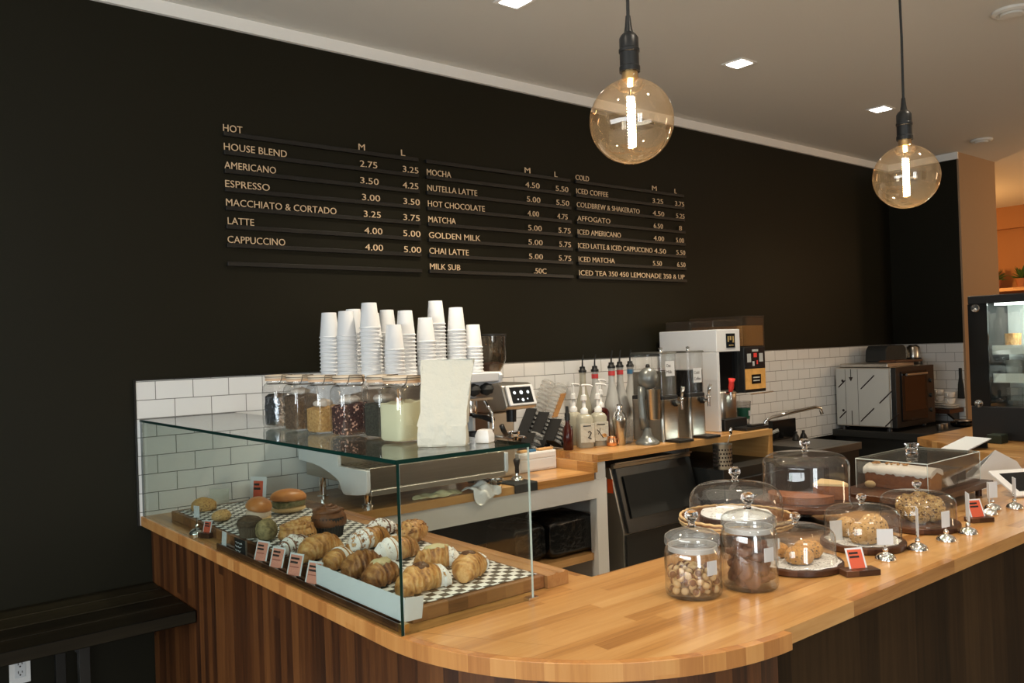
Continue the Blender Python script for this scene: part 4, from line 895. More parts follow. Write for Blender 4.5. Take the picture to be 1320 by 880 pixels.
# lid holder: slanted black sleeves with clear lids
def sleeve(label, x, y, z, L, n_lid, lidlab, ext):
    t = thing('lid_sleeve', label, 'lid dispenser', (x, y, z))
    ax = Vector((.50, 0, .866)).normalized(); s1 = Vector((0, 1, 0)).cross(ax).normalized()*-1; s2 = ax.cross(s1).normalized()
    def P(a, b, c): return s1*a+s2*b+ax*c
    h = .046
    mb = MB()
    for (a0, a1, b0, b1) in ((-h, h, -h, -h+.004), (-h, -h+.004, -h+.004, h-.004), (h-.004, h, -h+.004, h-.004)):
        c0, c1 = 0, L
        v = [P(a, b, c) for c in (c0, c1) for a, b in ((a0, b0), (a1, b0), (a1, b1), (a0, b1))]
        mb.raw(v, [(0,3,2,1), (4,5,6,7), (0,1,5,4), (1,2,6,5), (2,3,7,6), (3,0,4,7)])
    v = [P(a, b, c) for c in (0, .004) for a, b in ((-h, -h), (h, -h), (h, h), (-h, h))]
    mb.raw(v, [(0,3,2,1), (4,5,6,7), (0,1,5,4), (1,2,6,5), (2,3,7,6), (3,0,4,7)])
    mb.build('sleeve', 'black_plastic', t, smooth=0)
    q = ax.to_track_quat('Z', 'Y').to_euler()
    for k in range(n_lid):
        o = bpy.data.objects.new('cup_lid', LID); C.objects.link(o)
        put(o, Vector((x, y, z))+P(0, .002, .006+(L+ext-.03)*k/(n_lid-1)), q)
        tag(o, 'clear plastic cup lid, %s in the %s' % ('outermost' if k == n_lid-1 else 'innermost' if k == 0 else 'number %d up' % (k+1), lidlab), 'cup lid', 'clear lids in the slanted black sleeves')
    return t
l_ = MB().lathe([(.0405, 0), (.041, .006), (.037, .008), (.034, .016), (.030, .018), (.001, .018)], n=28, cap0=False).build('cup_lid', 'lid_plastic', smooth=50); LID = l_.data; bpy.data.objects.remove(l_)
sleeve('slanted black lid sleeve by the tiles, mostly behind the grinder screen', 3.040, 3.640, HZ+.026, .19, 15, 'sleeve by the tiles', .20)
sleeve('slanted black lid sleeve second from the tiles, with the tallest lids', 3.055, 3.540, HZ+.026, .17, 16, 'second sleeve', .20)
sleeve('short slanted black lid sleeve nearest the dark bottle', 3.075, 3.440, HZ+.026, .13, 7, 'sleeve nearest the dark bottle', .035)
sleeve('slanted black lid sleeve down at the step of the raised counter', 2.890, 3.465, LZ+.026, .16, 5, 'sleeve at the counter step', .02)
for k in range(7):
    o = MB().box(-.003, .003, -.0008, .0008, 0, .15).build('wooden_stirrer', 'pine'); put(o, (3.125+.0085*(k % 4), 3.492+.010*(k//4), HZ+.165), (0, R(30), 0)); tag(o, 'thin wooden stirrer in the bundle behind the lid sleeves', 'stirrer', 'wooden stirrers behind the lid sleeves')
# mat, tamper, cloths
t = thing('tamping_mat', 'black rubber tamping mat hanging over the edge of the low worktop', 'mat', (2.545, 3.10, LZ+.0005))
MB().prism([(-.050, -.036), (-.044, -.036), (-.044, 0), (.085, 0), (.085, .008), (-.046, .008), (-.050, .003)], -.07, .07, 'yz').build('mat', 'black_rubber', t, bevel=.002)
for k in range(7):
    MB().box(-.06, .06, -.034+.016*k, -.026+.016*k, .0081, .0095).build('rib', 'black_rubber', t)
t = thing('tamper', 'chrome tamper with a black handle standing on the rubber mat', 'tamper', (2.555, 3.13, LZ+.0103))
MB().lathe([(.029, 0), (.0295, .012), (.024, .018), (.010, .024), (.009, .034)], n=28).build('base', 'chrome', t, smooth=50)
MB().lathe([(.009, .034), (.011, .045), (.010, .065), (.015, .085), (.017, .098), (.012, .106), (.001, .107)], n=24).build('handle', 'black_plastic', t, smooth=60)
t = thing('spare_portafilter', 'portafilter lying flat beside the tamper', 'portafilter', (2.425, 3.13, LZ+.001), R(-75))
MB().lathe([(.033, 0), (.034, .022), (.037, .024), (.037, .032), (.032, .032), (.031, .006), (.001, .005)], n=28).build('basket', 'chrome', t, smooth=50)
MB().sweep([(-.034, 0, .02), (-.08, -.01, .020), (-.15, -.02, .018)], [.007, .012, .013], 12).build('handle', 'black_plastic', t, smooth=180)
def cloth(name, label, x, y, z, sx, sy, mat, seed, hang=0, rz=0, hgt=.02):
    mb = MB(); n = 26; v = []
    for j in range(n+1):
        for i in range(n+1):
            u = i/n*2-1; w_ = j/n*2-1
            xx = u*sx*(1+.10*math.sin(3*w_+seed)); yy = w_*sy*(1+.08*math.cos(2.3*u+seed))
            zz = hgt*(.55+.5*math.sin(4.1*u+seed)*math.cos(3.3*w_+seed*.7)+.25*math.sin(9*u+5*w_+seed))*(1-.6*max(abs(u), abs(w_))**3)
            zz = max(zz, .002)
            v.append((xx, yy, zz))
    v = [Vector(p) for p in v]
    cr, sr = math.cos(rz), math.sin(rz)
    out = []
    for p in v:
        X = cr*p.x-sr*p.y; Y = sr*p.x+cr*p.y; Z = p.z
        ye = LF-.004-y
        if hang and Y < ye:
            d = ye-Y; Z = p.z-d*.92; Y = ye-.014-.10*d-.3*max(0, p.z)
        out.append((X, Y, Z))
    mb.raw(out, [(j*(n+1)+i, j*(n+1)+i+1, (j+1)*(n+1)+i+1, (j+1)*(n+1)+i) for j in range(n) for i in range(n)])
    o = mb.build(name, mat, smooth=180, solid=.003); put(o, (x, y, z)); return tag(o, label, 'cloth')
cloth('green_cloth', 'folded pale green cloth lying in front of the espresso machine', 2.075, 3.10, LZ+.003, .115, .033, 'cloth_green', 1.3, rz=R(-4), hgt=.022)
cloth('white_cloth', 'crumpled white cloth draped over the worktop edge before the espresso machine', 2.295, 3.068, LZ+.003, .070, .068, 'cloth_white', 2.6, hang=1, rz=R(20), hgt=.036)

# under the low worktop
def trashbag(label, x, y, z, sx, sy, sz, seed):
    o = MB().ball((0, 0, 0), (1, 1, 1), 44, 26, None, .35).map(lambda p: Vector((sx*ss(max(-1, min(1, p.x*1.15)), .6)*(1+.03*math.sin(p.z*9+p.y*7+seed)), sy*ss(max(-1, min(1, p.y*1.15)), .6)*(1+.04*math.sin(p.x*11+seed)), max(.002, sz+sz*ss(p.z, .45)*(1+.05*math.sin(p.x*8+p.y*5+seed)))))).build('bin_bag', 'trash_bag', smooth=180)
    put(o, (x, y, z)); tag(o, label, 'bin bag')
trashbag('full black plastic bag on the wood shelf under the low worktop', 2.910, 3.25, .531, .155, .12, .105, 1)
trashbag('black plastic bag beside the other on the wood shelf, half behind the glass edge', 2.645, 3.27, .531, .100, .11, .100, 4)
t = thing('tape_roll', 'pale box of clear rolls under the low worktop, seen past the serving board', 'box', (2.12, 3.22, .131))
MB().box(-.12, .10, -.08, .08, 0, .50).build('carton', 'paper_grey', t, bevel=.004)
for k in range(2): MB().lathe([(.045, .501), (.045, .535), (.025, .535), (.025, .501)], (-.05+.10*k, 0, 0), 24).build('roll', 'clear_plastic', t)

# ================================================================== RAISED COUNTER: SYRUPS, SHAKER, MIXER, DISPENSERS
RZ = HZ+.0005
def bottle(label, x, y, mat, band=None, fill=None, h=.40, r_=.047):
    t = thing('syrup_bottle', label, 'bottle', (x, y, RZ), 0, 'syrup bottles on the raised counter')
    MB().lathe([(r_*.92, 0), (r_, .004), (r_, .10), (r_*.94, .105), (r_*.94, .15), (r_, .155), (r_, h*.50), (r_*.80, h*.60), (r_*.48, h*.74), (r_*.40, h*.84), (r_*.40, h*.98), (r_*.46, h*.985), (r_*.46, h)], n=28).build('glass_body', mat, t, smooth=50)
    if band: MB().lathe([(r_*.44, h*.90), (r_*.44, h*.965)], n=24, cap0=False, cap1=False).build('neck_band', band, t)
    MB().lathe([(r_*.50, h+.0005), (r_*.52, h+.012), (r_*.36, h+.018), (r_*.34, h+.034), (r_*.22, h+.036)], n=20).sweep([(0, 0, h+.034), (.002, 0, h+.07), (.012, 0, h+.105)], [.0055, .0042, .0034], 8).build('pour_spout', 'black_plastic', t, smooth=60)
    return t
bottle('amber-cream syrup bottle with black pour spout, left of the red-banded ones', 3.470, 3.605, 'clear_syrup', None)
bottle('grey syrup bottle with red neck band behind the white pumps', 3.572, 3.605, 'plastic_bottle', 'band_red')
bottle('grey syrup bottle with red neck band above the cocktail shaker', 3.577, 3.470, 'plastic_bottle', 'band_red', h=.42)
bottle('grey syrup bottle with thin red band, right of the shaker', 3.700, 3.520, 'plastic_bottle', 'band_red', h=.42)
bottle('grey syrup bottle with blue neck band beside the drink mixer', 3.802, 3.530, 'plastic_bottle', 'band_blue', h=.42)
def pump(label, x, y, mat, lab, h=.185, r_=.044, rz=0.0):
    t = thing('pump_bottle', label, 'bottle', (x, y, RZ), rz, 'pump bottles before the syrups')
    MB().lathe([(r_*.95, 0), (r_, .004), (r_, h*.86), (r_*.8, h*.95), (r_*.45, h)], n=24, p=.6).build('bottle_body', mat, t, smooth=50)
    MB().lathe([(r_*.48, h+.0005), (r_*.48, h+.022), (r_*.30, h+.03), (r_*.22, h+.034), (r_*.22, h+.07), (r_*.40, h+.074), (r_*.34, h+.10), (r_*.18, h+.104), (r_*.18, h+.150)], n=18).sweep([(-.012, 0, h+.155), (.0, 0, h+.158), (.04, 0, h+.154), (.052, 0, h+.146)], .0055, 8).build('pump', 'white_plastic', t, smooth=50)
    if lab:
        MB().box(-.040, .040, -r_*1.10, -r_*1.06, .030, .135).build('label', 'paper_bag', t, smooth=0)
        MB().box(-.026, .020, -r_*1.13, -r_*1.105, .118, .123).build('label_line', 'ink', t, smooth=0)
        if lab == 1:
            MB().lathe([(.016, 0), (.016, .0006)], n=16).map(lambda p: Vector((p.x+.014, -r_*1.115-p.z, p.y*.7+.058))).build('label_fruit', 'crust_gold', t)
            MB().sweep([(-.026, -r_*1.12, .092), (-.012, -r_*1.12, .075), (.0, -r_*1.12, .056), (.008, -r_*1.12, .045)], .0022, 5).sweep([(-.022, -r_*1.12, .065), (-.012, -r_*1.12, .082), (-.008, -r_*1.12, .10)], .0016, 5).build('label_sprig', 'ink', t)
        else:
            MB().sweep([(.002, -r_*1.12, .085), (.012, -r_*1.12, .092), (.02, -r_*1.12, .082), (.012, -r_*1.12, .066), (.002, -r_*1.12, .058), (.02, -r_*1.12, .050)], .0032, 5).build('label_mark', 'ink', t)
    return t
pump('white pump bottle at the left end of the pump row', 3.222, 3.345, 'clear_syrup', 2, rz=R(-25))
pump('pump bottle with plant label and orange fruit print', 3.335, 3.350, 'clear_syrup', 1, rz=R(-25))
pump('pump bottle of dark red syrup behind the plant label bottle', 3.445, 3.44, 'syrup_red', 0, h=.20)
pump('pump bottle second from the left, tucked behind the labels', 3.275, 3.485, 'clear_syrup', 0)
t = thing('small_dark_bottle', 'small dark bottle with a black cap left of the pump bottles', 'bottle', (3.085, 3.335, RZ))
MB().lathe([(.026, 0), (.028, .004), (.028, .11), (.012, .14), (.012, .16)], n=24).build('glass_body', 'syrup_red', t, smooth=50)
MB().lathe([(.015, .1605), (.015, .195), (.010, .20), (.008, .235), (.001, .236)], n=18).build('cap', 'black_plastic', t, smooth=50)
t = thing('cocktail_shaker', 'tall stainless cocktail shaker before the syrup bottles', 'shaker', (3.412, 3.262, RZ))
MB().lathe([(.029, 0), (.031, .003), (.041, .135), (.042, .140), (.0405, .143)], n=36).build('tin', 'stainless', t, smooth=50)
MB().lathe([(.0415, .1435), (.041, .150), (.030, .178), (.021, .186), (.021, .190)], n=36).build('strainer_top', 'chrome', t, smooth=60)
MB().lathe([(.0195, .1905), (.0200, .215), (.0185, .222), (.014, .226), (.001, .227)], n=30).build('cap', 'chrome', t, smooth=60)
o = MB().lathe([(.022, 0), (.027, .003), (.030, .022), (.026, .040), (.024, .048), (.027, .052), (.025, .052), (.022, .046), (.001, .010)], n=28).sweep([(.028, 0, .040), (.040, 0, .036), (.038, 0, .014), (.029, 0, .010)], .0028, 8).build('copper_cup', 'copper', smooth=50); put(o, (3.345, 3.262, RZ), (0, 0, R(-30))); tag(o, 'small copper cup left of the cocktail shaker', 'cup')
o = MB().lathe([(.038, 0), (.044, .004), (.047, .13), (.045, .13), (.042, .006), (.001, .004)], n=28).build('plastic_cup', 'clear_plastic', smooth=50); put(o, (3.505, 3.31, RZ)); tag(o, 'clear plastic cup between the shaker and the drink mixer', 'cup')
t = thing('drink_mixer', 'grey drink mixer with egg-shaped head and steel cup', 'drink mixer', (3.530, 3.165, RZ), R(50))
MB().lathe([(.078, 0), (.080, .006), (.074, .018), (.050, .030), (.034, .05), (.026, .09)], n=36, sy=.85).build('base', 'grey_hammered', t, smooth=60)
MB().sweep([(0, .010, .08), (0, .020, .15), (0, .026, .25), (0, .020, .32)], [.026, .022, .021, .024], 16, flat=.8).build('column', 'grey_hammered', t, smooth=180)
MB().ball((0, -.015, .365), (.046, .056, .062), 28, 20, lambda d: 1).build('motor_head', 'grey_hammered', t, smooth=180)
MB().lathe([(.013, .426), (.012, .438), (.006, .446), (.001, .447)], (0, -.015, 0), 16).build('top_knob', 'black_plastic', t, smooth=60)
MB().cyl((0, -.035, .31), (0, -.035, .20), .004, .004, 8).build('spindle', 'chrome', t)
MB().lathe([(.030, .135), (.033, .14), (.042, .30), (.044, .303), (.041, .300), (.032, .145), (.001, .14)], (0, -.040, 0), 30).build('mixing_cup', 'stainless', t, smooth=50)
def dispenser(label, x, y, liquid, words, frost):
    t = thing('drink_dispenser', label, 'drink dispenser', (x, y, RZ), 0)
    a, k = .076, 1.60
    F = a*k
    def box(rz_, n_, m_, cap=True, smooth=50): return MB().lathe(rz_, n=56, p=.22, sy=k, cap0=cap, cap1=cap).build(n_, m_, t, smooth=smooth)
    box([(a, .0), (a, .012), (a*.985, .014), (a*.985, .228), (a, .231), (a, .238)], 'steel_base', 'stainless')
    box([(a*.99, .2385), (a*.99, .256), (a*.95, .260)], 'collar', 'black_plastic')
    box([(a*.95, .2605), (a*.95, .496)], 'tank', 'tank_plastic', False)
    box([(a*.92, .262), (a*.92, .395)], 'drink', liquid)
    box([(a*1.01, .4965), (a*1.01, .504), (a*.97, .508)], 'lid', 'dull_steel')
    MB().lathe([(.010, .5085), (.008, .520), (.013, .530), (.001, .534)], (0, -F*.45, 0), 16).build('lid_knob', 'chrome', t, smooth=60)
    MB().box(-.062, .062, -F-.105, -F-.002, .0003, .0155).build('drip_tray', 'black_plastic', t, bevel=.003)
    q = .030
    MB().lathe([(.020, 0), (.020, .012), (.012, .016)], n=20).map(lambda p: Vector((q+p.x, -F-.0005-p.z, .215+p.y))).build('tap_boss', 'black_plastic', t)
    tp = MB().cyl((q, -F-.014, .215), (q, -F-.055, .215), .010, .010, 14).cyl((q, -F-.050, .235), (q, -F-.052, .180), .010, .008, 14).ball((q, -F-.050, .238), .013, 14, 8).build('tap', 'chrome', t, smooth=50)
    hd = MB().sweep([(q, -F-.050, .245), (q, -F-.056, .275), (q, -F-.064, .310)], [.007, .011, .014], 10, flat=.6).build('tap_handle', 'chrome', t, smooth=180); hd.parent = tp
    lz = .455 if frost else .405
    nt = MB().box(-.034, .042, -F*.95-.0022, -F*.95-.0012, lz-.085, lz).build('paper_note', 'paper_white', t, smooth=0)
    for i_, wd in enumerate(words):
        tx = text_mb(wd, (-.028, -F*.95-.0024, lz-.034-.036*i_), (1, 0, 0), (0, 0, 1), .060 if len(wd) > 4 else .048 if len(wd) > 3 else .038, .018, .0006).build('note_writing', 'ink', t, smooth=0); tx.parent = nt
    return t
dispenser('drink dispenser of greyish drink with OAT MILK note, beside the mixer', 3.710, 3.259, 'oat_liquid', ('Oat', 'Milk'), 1)
dispenser('drink dispenser of black coffee with a lower paper note', 3.960, 3.264, 'dark_liquid', ('Cold', 'Coffee'), 0)
cm = thing('coffee_brewer', 'tall white automatic coffee brewer with black recess and bean tower', 'coffee machine', (4.23, 3.204, RZ))
ow = (4.23, 3.204, RZ)
def lw(mb): return loc(mb, ow)
ZT = 1.668
lw(MB().prism([(4.23, 3.204), (4.255, 3.204), (4.255, 3.40), (4.47, 3.40), (4.47, 3.66), (4.23, 3.66)], RZ+.0003, 1.5285)).build('cabinet', 'white_enamel', cm, bevel=.003)
lw(MB().box(4.23, 4.47, 3.204, 3.66, 1.529, ZT)).build('upper_cabinet', 'white_enamel', cm, bevel=.004)
lw(MB().box(4.2555, 4.4695, 3.25, 3.399, 1.29, 1.5275)).build('recess', 'black_gloss', cm, bevel=.002)
sc_ = lw(MB().box(4.325, 4.415, 3.2005, 3.2038, 1.553, 1.642)).build('display', 'screen_dark', cm, bevel=.001)
for (a, b, c_, d) in ((4.338, 4.352, 1.59, 1.625), (4.36, 4.378, 1.60, 1.625), (4.388, 4.402, 1.585, 1.625), (4.35, 4.395, 1.565, 1.572)):
    k = lw(MB().box(a, b, 3.1995, 3.2004, c_, d)).build('display_button', 'brass', cm); k.parent = sc_
ap = lw(MB().lathe([(.088, RZ+.075), (.090, RZ+.08), (.090, RZ+.235), (.086, RZ+.24), (.070, RZ+.250), (.001, RZ+.2515)], (4.370, 3.300, 0), 36, p=.6)).build('coffee_urn', 'stainless', cm, smooth=50)
lw(MB().box(4.27, 4.50, 3.19, 3.399, RZ+.0003, RZ+.074)).build('urn_base', 'black_plastic', cm, bevel=.006)
lw(MB().box(4.36, 4.60, 3.10, 3.26, RZ+.0004, RZ+.020)).build('front_tray', 'black_plastic', cm, bevel=.004)
k = lw(MB().cyl((4.335, 3.235, RZ+.232), (4.335, 3.185, RZ+.232), .012, .012, 14).cyl((4.335, 3.19, RZ+.24), (4.335, 3.188, RZ+.195), .008, .007, 12).sweep([(4.275, 3.19, RZ+.232), (4.395, 3.19, RZ+.232)], .004, 8)).build('tap', 'chrome', cm, smooth=50); k.parent = cm
k2 = lw(MB().sweep([(4.335, 3.189, RZ+.244), (4.335, 3.184, RZ+.27), (4.335, 3.180, RZ+.30), (4.335, 3.176, RZ+.325)], [.012, .018, .016, .022], 12)).build('red_tap_handle', 'red_tap', cm, smooth=180)
tw = MB().box(4.505, 4.735, 3.204, 3.40, 1.262, 1.555)
lw(tw).build('tower_body', 'black_plastic', cm, bevel=.003)
lw(MB().box(4.4705, 4.5045, 3.23, 3.60, 1.262, 1.56)).build('tower_spacer', 'black_plastic', cm)
lw(MB().box(4.512, 4.728, 3.2005, 3.2036, 1.282, 1.412)).build('amber_panel', 'amber_panel', cm)
lw(MB().box(4.575, 4.675, 3.1985, 3.2003, 1.315, 1.375)).build('name_plate', 'black_gloss', cm)
for zz_ in (1.352, 1.332): lw(MB().box(4.59, 4.66, 3.1978, 3.1984, zz_, zz_+.008)).build('name_plate_line', 'paper_bag', cm)
lw(MB().box(4.512, 4.728, 3.2005, 3.2036, 1.418, 1.545)).build('control_panel', 'screen_dark', cm)
for (a, b, c_, d, mm) in ((4.535, 4.575, 1.455, 1.51, 'paper_grey'), (4.665, 4.705, 1.455, 1.51, 'paper_grey'), (4.605, 4.64, 1.485, 1.512, 'red_tap'), (4.59, 4.655, 1.522, 1.536, 'paper_grey'), (4.59, 4.612, 1.43, 1.46, 'paper_grey'), (4.635, 4.648, 1.44, 1.465, 'red_tap')):
    lw(MB().box(a, b, 3.1995, 3.2004, c_, d)).build('control_button', mm, cm)
lw(MB().box(4.505, 4.735, 3.204, 3.62, 1.5555, 1.56).box(4.505, 4.509, 3.204, 3.62, 1.56, 1.742).box(4.731, 4.735, 3.204, 3.62, 1.56, 1.742).box(4.509, 4.731, 3.204, 3.208, 1.56, 1.742).box(4.509, 4.731, 3.616, 3.62, 1.56, 1.742)).build('bean_hopper', 'smoked_plastic', cm, smooth=0)
b_ = lw(MB().box(4.511, 4.729, 3.21, 3.614, 1.561, 1.69)).build('coffee_beans', 'amber_panel', cm); b_['kind'] = 'stuff'
b_.data.materials.clear(); b_.data.materials.append(MAT['tea_gold'])
lw(MB().box(4.500, 4.740, 3.20, 3.625, 1.7425, 1.752)).build('hopper_lid', 'smoked_plastic', cm, bevel=.002)
lw(MB().box(4.25, 4.498, 3.24, 3.62, ZT+.0005, ZT+.06)).build('rear_hopper', 'smoked_plastic', cm, bevel=.004)
lw(MB().sweep([(4.50, 3.16, 1.255), (4.62, 3.16, 1.256), (4.76, 3.17, 1.258)], .004, 8)).build('drip_rail', 'chrome', cm)
t = thing('green_tumbler', 'clear cup with a dark green sleeve beside the coffee brewer', 'cup', (4.70, 3.36, RZ))
MB().lathe([(.036, 0), (.050, .155), (.048, .155), (.034, .004), (.001, .004)], n=30).build('cup_body', 'clear_plastic', t, smooth=50)
MB().lathe([(.0402, .04), (.0468, .112)], n=30, cap0=False, cap1=False).build('green_sleeve', 'green_cup', t, smooth=50)
MB().box(-.012, .008, -.0475, -.0465, .06, .095).build('printed_mark', 'paper_white', t)
o = MB().prism([(-.10, -.03), (.10, -.03), (.10, .03), (-.10, .03)], 0, .010).build('dark_tray', 'black_plastic', bevel=.003); put(o, (4.50, 3.44, 0)); o.location = (4.495, 3.125, RZ+.0215); o.scale = (.7, .6, 1); tag(o, 'small black tray in front of the coffee brewer', 'tray')

# ice bin below the raised counter
ib = thing('ice_machine', 'stainless ice machine with slanted dark lid under the raised counter', 'ice machine', (3.13, 3.02, 0))
oi = (3.13, 3.02, 0)
def li(mb): return loc(mb, oi)
li(MB().prism([(3.10, .02), (3.66, .02), (3.66, .935), (3.19, .935), (3.10, .60)], 3.245, 3.905, 'yz')).build('cabinet', 'stainless_soft', ib, bevel=.004)
li(MB().prism([(3.085, .03), (3.0985, .03), (3.0985, .585), (3.085, .585)], 3.255, 3.895, 'yz')).build('front_panel', 'dark_steel', ib, bevel=.002)
li(MB().prism([(3.080, .592), (3.098, .592), (3.186, .925), (3.168, .930)], 3.268, 3.89, 'yz')).build('lid', 'black_plastic', ib, bevel=.003)
li(MB().prism([(3.094, .665), (3.152, .885), (3.1495, .886), (3.0915, .666)], 3.305, 3.855, 'yz').map(lambda p: p+Vector((0, -.0035, .001)))).build('lid_inset', 'black_rubber', ib)
li(MB().prism([(3.165, .9305), (3.187, .9255), (3.187, .952), (3.150, .962), (3.150, .952), (3.165, .948)], 3.252, 3.895, 'yz')).build('lid_handle', 'stainless', ib, bevel=.002)
o = MB().box(-.02, .02, 0, .001, 0, .075).build('sticky_note', 'post_it', smooth=0); put(o, (3.2438, 3.187, .80), (0, 0, R(-90))); tag(o, 'orange sticky note on the side of the ice machine', 'note')
uc = thing('undercounter_fridge', 'dark undercounter unit between the ice machine and the raised counter end', 'fridge', (3.93, 2.96, 0))
MB().box(0, .585, 0, .66, .02, .862).build('cabinet', 'dark_steel', uc, bevel=.004)
MB().box(.01, .575, -.022, -.001, .08, .80).build('door', 'black_plastic', uc, bevel=.004)
t = thing('cutlery_cup', 'perforated steel cup holding a spoon, right of the ice machine', 'cutlery cup', (3.975, 2.995, .8625))
MB().lathe([(.050, 0), (.053, .003), (.055, .140), (.057, .143), (.053, .142), (.051, .006), (.001, .005)], n=36).build('cup_body', 'stainless', t, smooth=50)
hb = MB()
for r_ in range(5):
    for a in range(20):
        an = 2*math.pi*(a+.5*(r_ % 2))/20; c_, s_ = math.cos(an), math.sin(an); z_ = .025+.022*r_
        hb.cyl((.0533*c_, .0533*s_, z_), (.0551*c_, .0551*s_, z_), .0055, .0055, 8)
hb.build('hole_pattern', 'ink', t)
o = MB().sweep([(0, 0, 0), (.03, 0, .11), (.062, 0, .20)], [.006, .005, .007], 8, flat=.4).ball((.068, 0, .222), (.012, .006, .024)).build('spoon', 'chrome', smooth=180)
put(o, (3.968, 2.995, .870), (0, 0, R(-35))); o.scale = (.85, .85, .93); tag(o, 'steel spoon handle sticking out of the perforated cup', 'spoon')

# ================================================================== SINK, PREP TABLE, OVEN
sk = thing('sink_unit', 'steel sink unit with gooseneck tap beyond the raised counter', 'sink', (4.66, 3.1, 0))
os_ = (4.66, 3.1, 0)
def ls(mb): return loc(mb, os_)
ls(MB().box(4.70, 5.72, 3.12, 3.66, .05, .79)).build('cabinet', 'dark_steel', sk)
ls(MB().box(4.69, 5.73, 3.10, 3.17, .79, .84).box(4.69, 5.73, 3.58, 3.66, .79, .84).box(4.69, 4.75, 3.17, 3.58, .79, .84).box(5.22, 5.28, 3.17, 3.58, .79, .84).box(5.28, 5.73, 3.17, 3.58, .82, .84)).build('sink_top', 'dull_steel', sk, bevel=.003)
ls(MB().box(4.751, 5.219, 3.171, 3.579, .791, .80)).build('basin', 'dark_steel', sk)
ls(MB().box(4.69, 5.73, 3.661, 3.688, .79, .93)).build('splash_back', 'stainless_soft', sk, bevel=.002)
ls(MB().box(5.42, 5.72, 3.62, 3.66, .841, .99)).build('black_panel', 'black_gloss', sk)
ft = ls(MB().sweep([(5.30, 3.62, .841), (5.30, 3.62, .96), (5.305, 3.61, 1.00), (5.34, 3.58, 1.025), (5.50, 3.50, 1.055), (5.66, 3.42, 1.082), (5.70, 3.40, 1.075), (5.715, 3.395, 1.03)], [.018, .016, .014, .013, .013, .013, .013, .014], 12)).build('tap', 'chrome', sk, smooth=180)
for dx in (-.05, .05):
    k = ls(MB().cyl((5.30+dx*.4, 3.60, .90), (5.30+dx*1.6, 3.55, .93), .012, .014, 10)).build('tap_lever', 'chrome', sk); k.parent = ft
for k_, x in enumerate((5.80, 5.90)):
    o = MB().lathe([(.026, 0), (.030, .004), (.022, .03), (.010, .05), (.012, .065), (.001, .068)], n=18).build('bottle_stopper', 'black_plastic', smooth=50)
    put(o, (5.56+.10*k_, 3.52, .8405)); tag(o, ['black pourer cap nearer the tap', 'black pourer cap further from the tap'][k_], 'cap')
pt = thing('prep_table', 'low dark steel prep table carrying the boxy oven in the tiled corner', 'table', (6.36, 2.90, 0))
op = (6.36, 2.90, 0)
def lp(mb): return loc(mb, op)
lp(MB().box(6.36, 7.45, 2.90, 3.69, .79, .845)).build('table_top', 'dark_steel', pt, bevel=.004)
lp(MB().box(6.39, 7.45, 2.93, 3.68, .10, .789)).build('cabinet', 'dark_steel', pt)
for k in range(2): lp(MB().box(6.42+k*.52, 6.91+k*.52, 2.905, 2.929, .14, .77)).build('door', 'black_plastic', pt, bevel=.004)
ov = thing('convection_oven', 'boxy steel oven with film-covered side and brown glass door', 'oven', (6.383, 3.166, .8455))
oo = (6.383, 3.166, .8455)
def lo(mb): return loc(mb, oo)
lo(MB().box(6.385, 7.03, 3.20, 3.66, .875, 1.345)).build('cabinet', 'stainless', ov, bevel=.004)
for yy, zz_ in ((3.24, 0), (3.62, 0)):
    for xx in (6.42, 6.99): lo(MB().lathe([(.022, .846), (.018, .874)], (xx, yy, 0), 14)).build('foot', 'black_plastic', ov)
lo(MB().box(6.383, 7.03, 3.160, 3.199, .875, 1.345)).build('front_frame', 'black_plastic', ov, bevel=.004)
lo(MB().box(6.46, 6.88, 3.150, 3.1595, .92, 1.31)).build('glass_door', 'black_gloss', ov, bevel=.002)
lo(MB().box(6.50, 6.84, 3.1485, 3.1498, 1.00, 1.27)).build('door_window', 'oven_glass', ov)
lo(MB().cyl((6.50, 3.13, 1.285), (6.84, 3.13, 1.285), .009, .009, 12)).build('door_handle', 'stainless', ov)
for zz_ in (.98, 1.10, 1.22): lo(MB().cyl((6.955, 3.16, zz_), (6.955, 3.145, zz_), .018, .016, 16)).build('control_knob', 'black_rubber', ov)
# protective film on the side: print and arrows as the photo shows
X_ = 6.3846
def film(y0, z0, y1, z1, r_=.002): return lo(MB().sweep([(X_, y0, z0), (X_, y1, z1)], r_, 4))
lo(MB().box(6.3838, 6.3849, 3.215, 3.655, .885, 1.335)).build('film_sheet', 'paper_grey', ov, smooth=0)
X_ = 6.3830
for yy in (3.575, 3.47): film(yy, .885, yy, 1.335, .0014).build('film_seam', 'ink', ov)
for (yy, zz_) in ((3.42, 1.19), (3.43, .93), (3.27, 1.08), (3.61, 1.20), (3.61, .95), (3.23, .90)):
    for d in (0, .022): 
        L_ = .10 if yy < 3.5 else .045
        film(yy+.012+d*.6, zz_-d*.6, yy+.012+d*.6-L_, zz_-d*.6+L_*.95, .0045).build('film_print', 'ink', ov)
film(3.527, 1.335, 3.527, 1.26, .003).build('arrow', 'ink', ov)
lo(MB().raw([(X_, 3.545, 1.27), (X_, 3.509, 1.27), (X_, 3.527, 1.235), (X_-.001, 3.545, 1.27), (X_-.001, 3.509, 1.27), (X_-.001, 3.527, 1.235)], [(0,1,2), (5,4,3), (0,3,4,1), (1,4,5,2), (2,5,3,0)])).build('arrow_head', 'ink', ov)
film(3.527, .885, 3.527, 1.0, .003).build('arrow', 'ink', ov)
for zz_ in (1.24, 1.0): lo(MB().cyl((X_+.001, 3.60, zz_), (X_-.001, 3.60, zz_), .010, .010, 14)).build('side_hole', 'ink', ov)
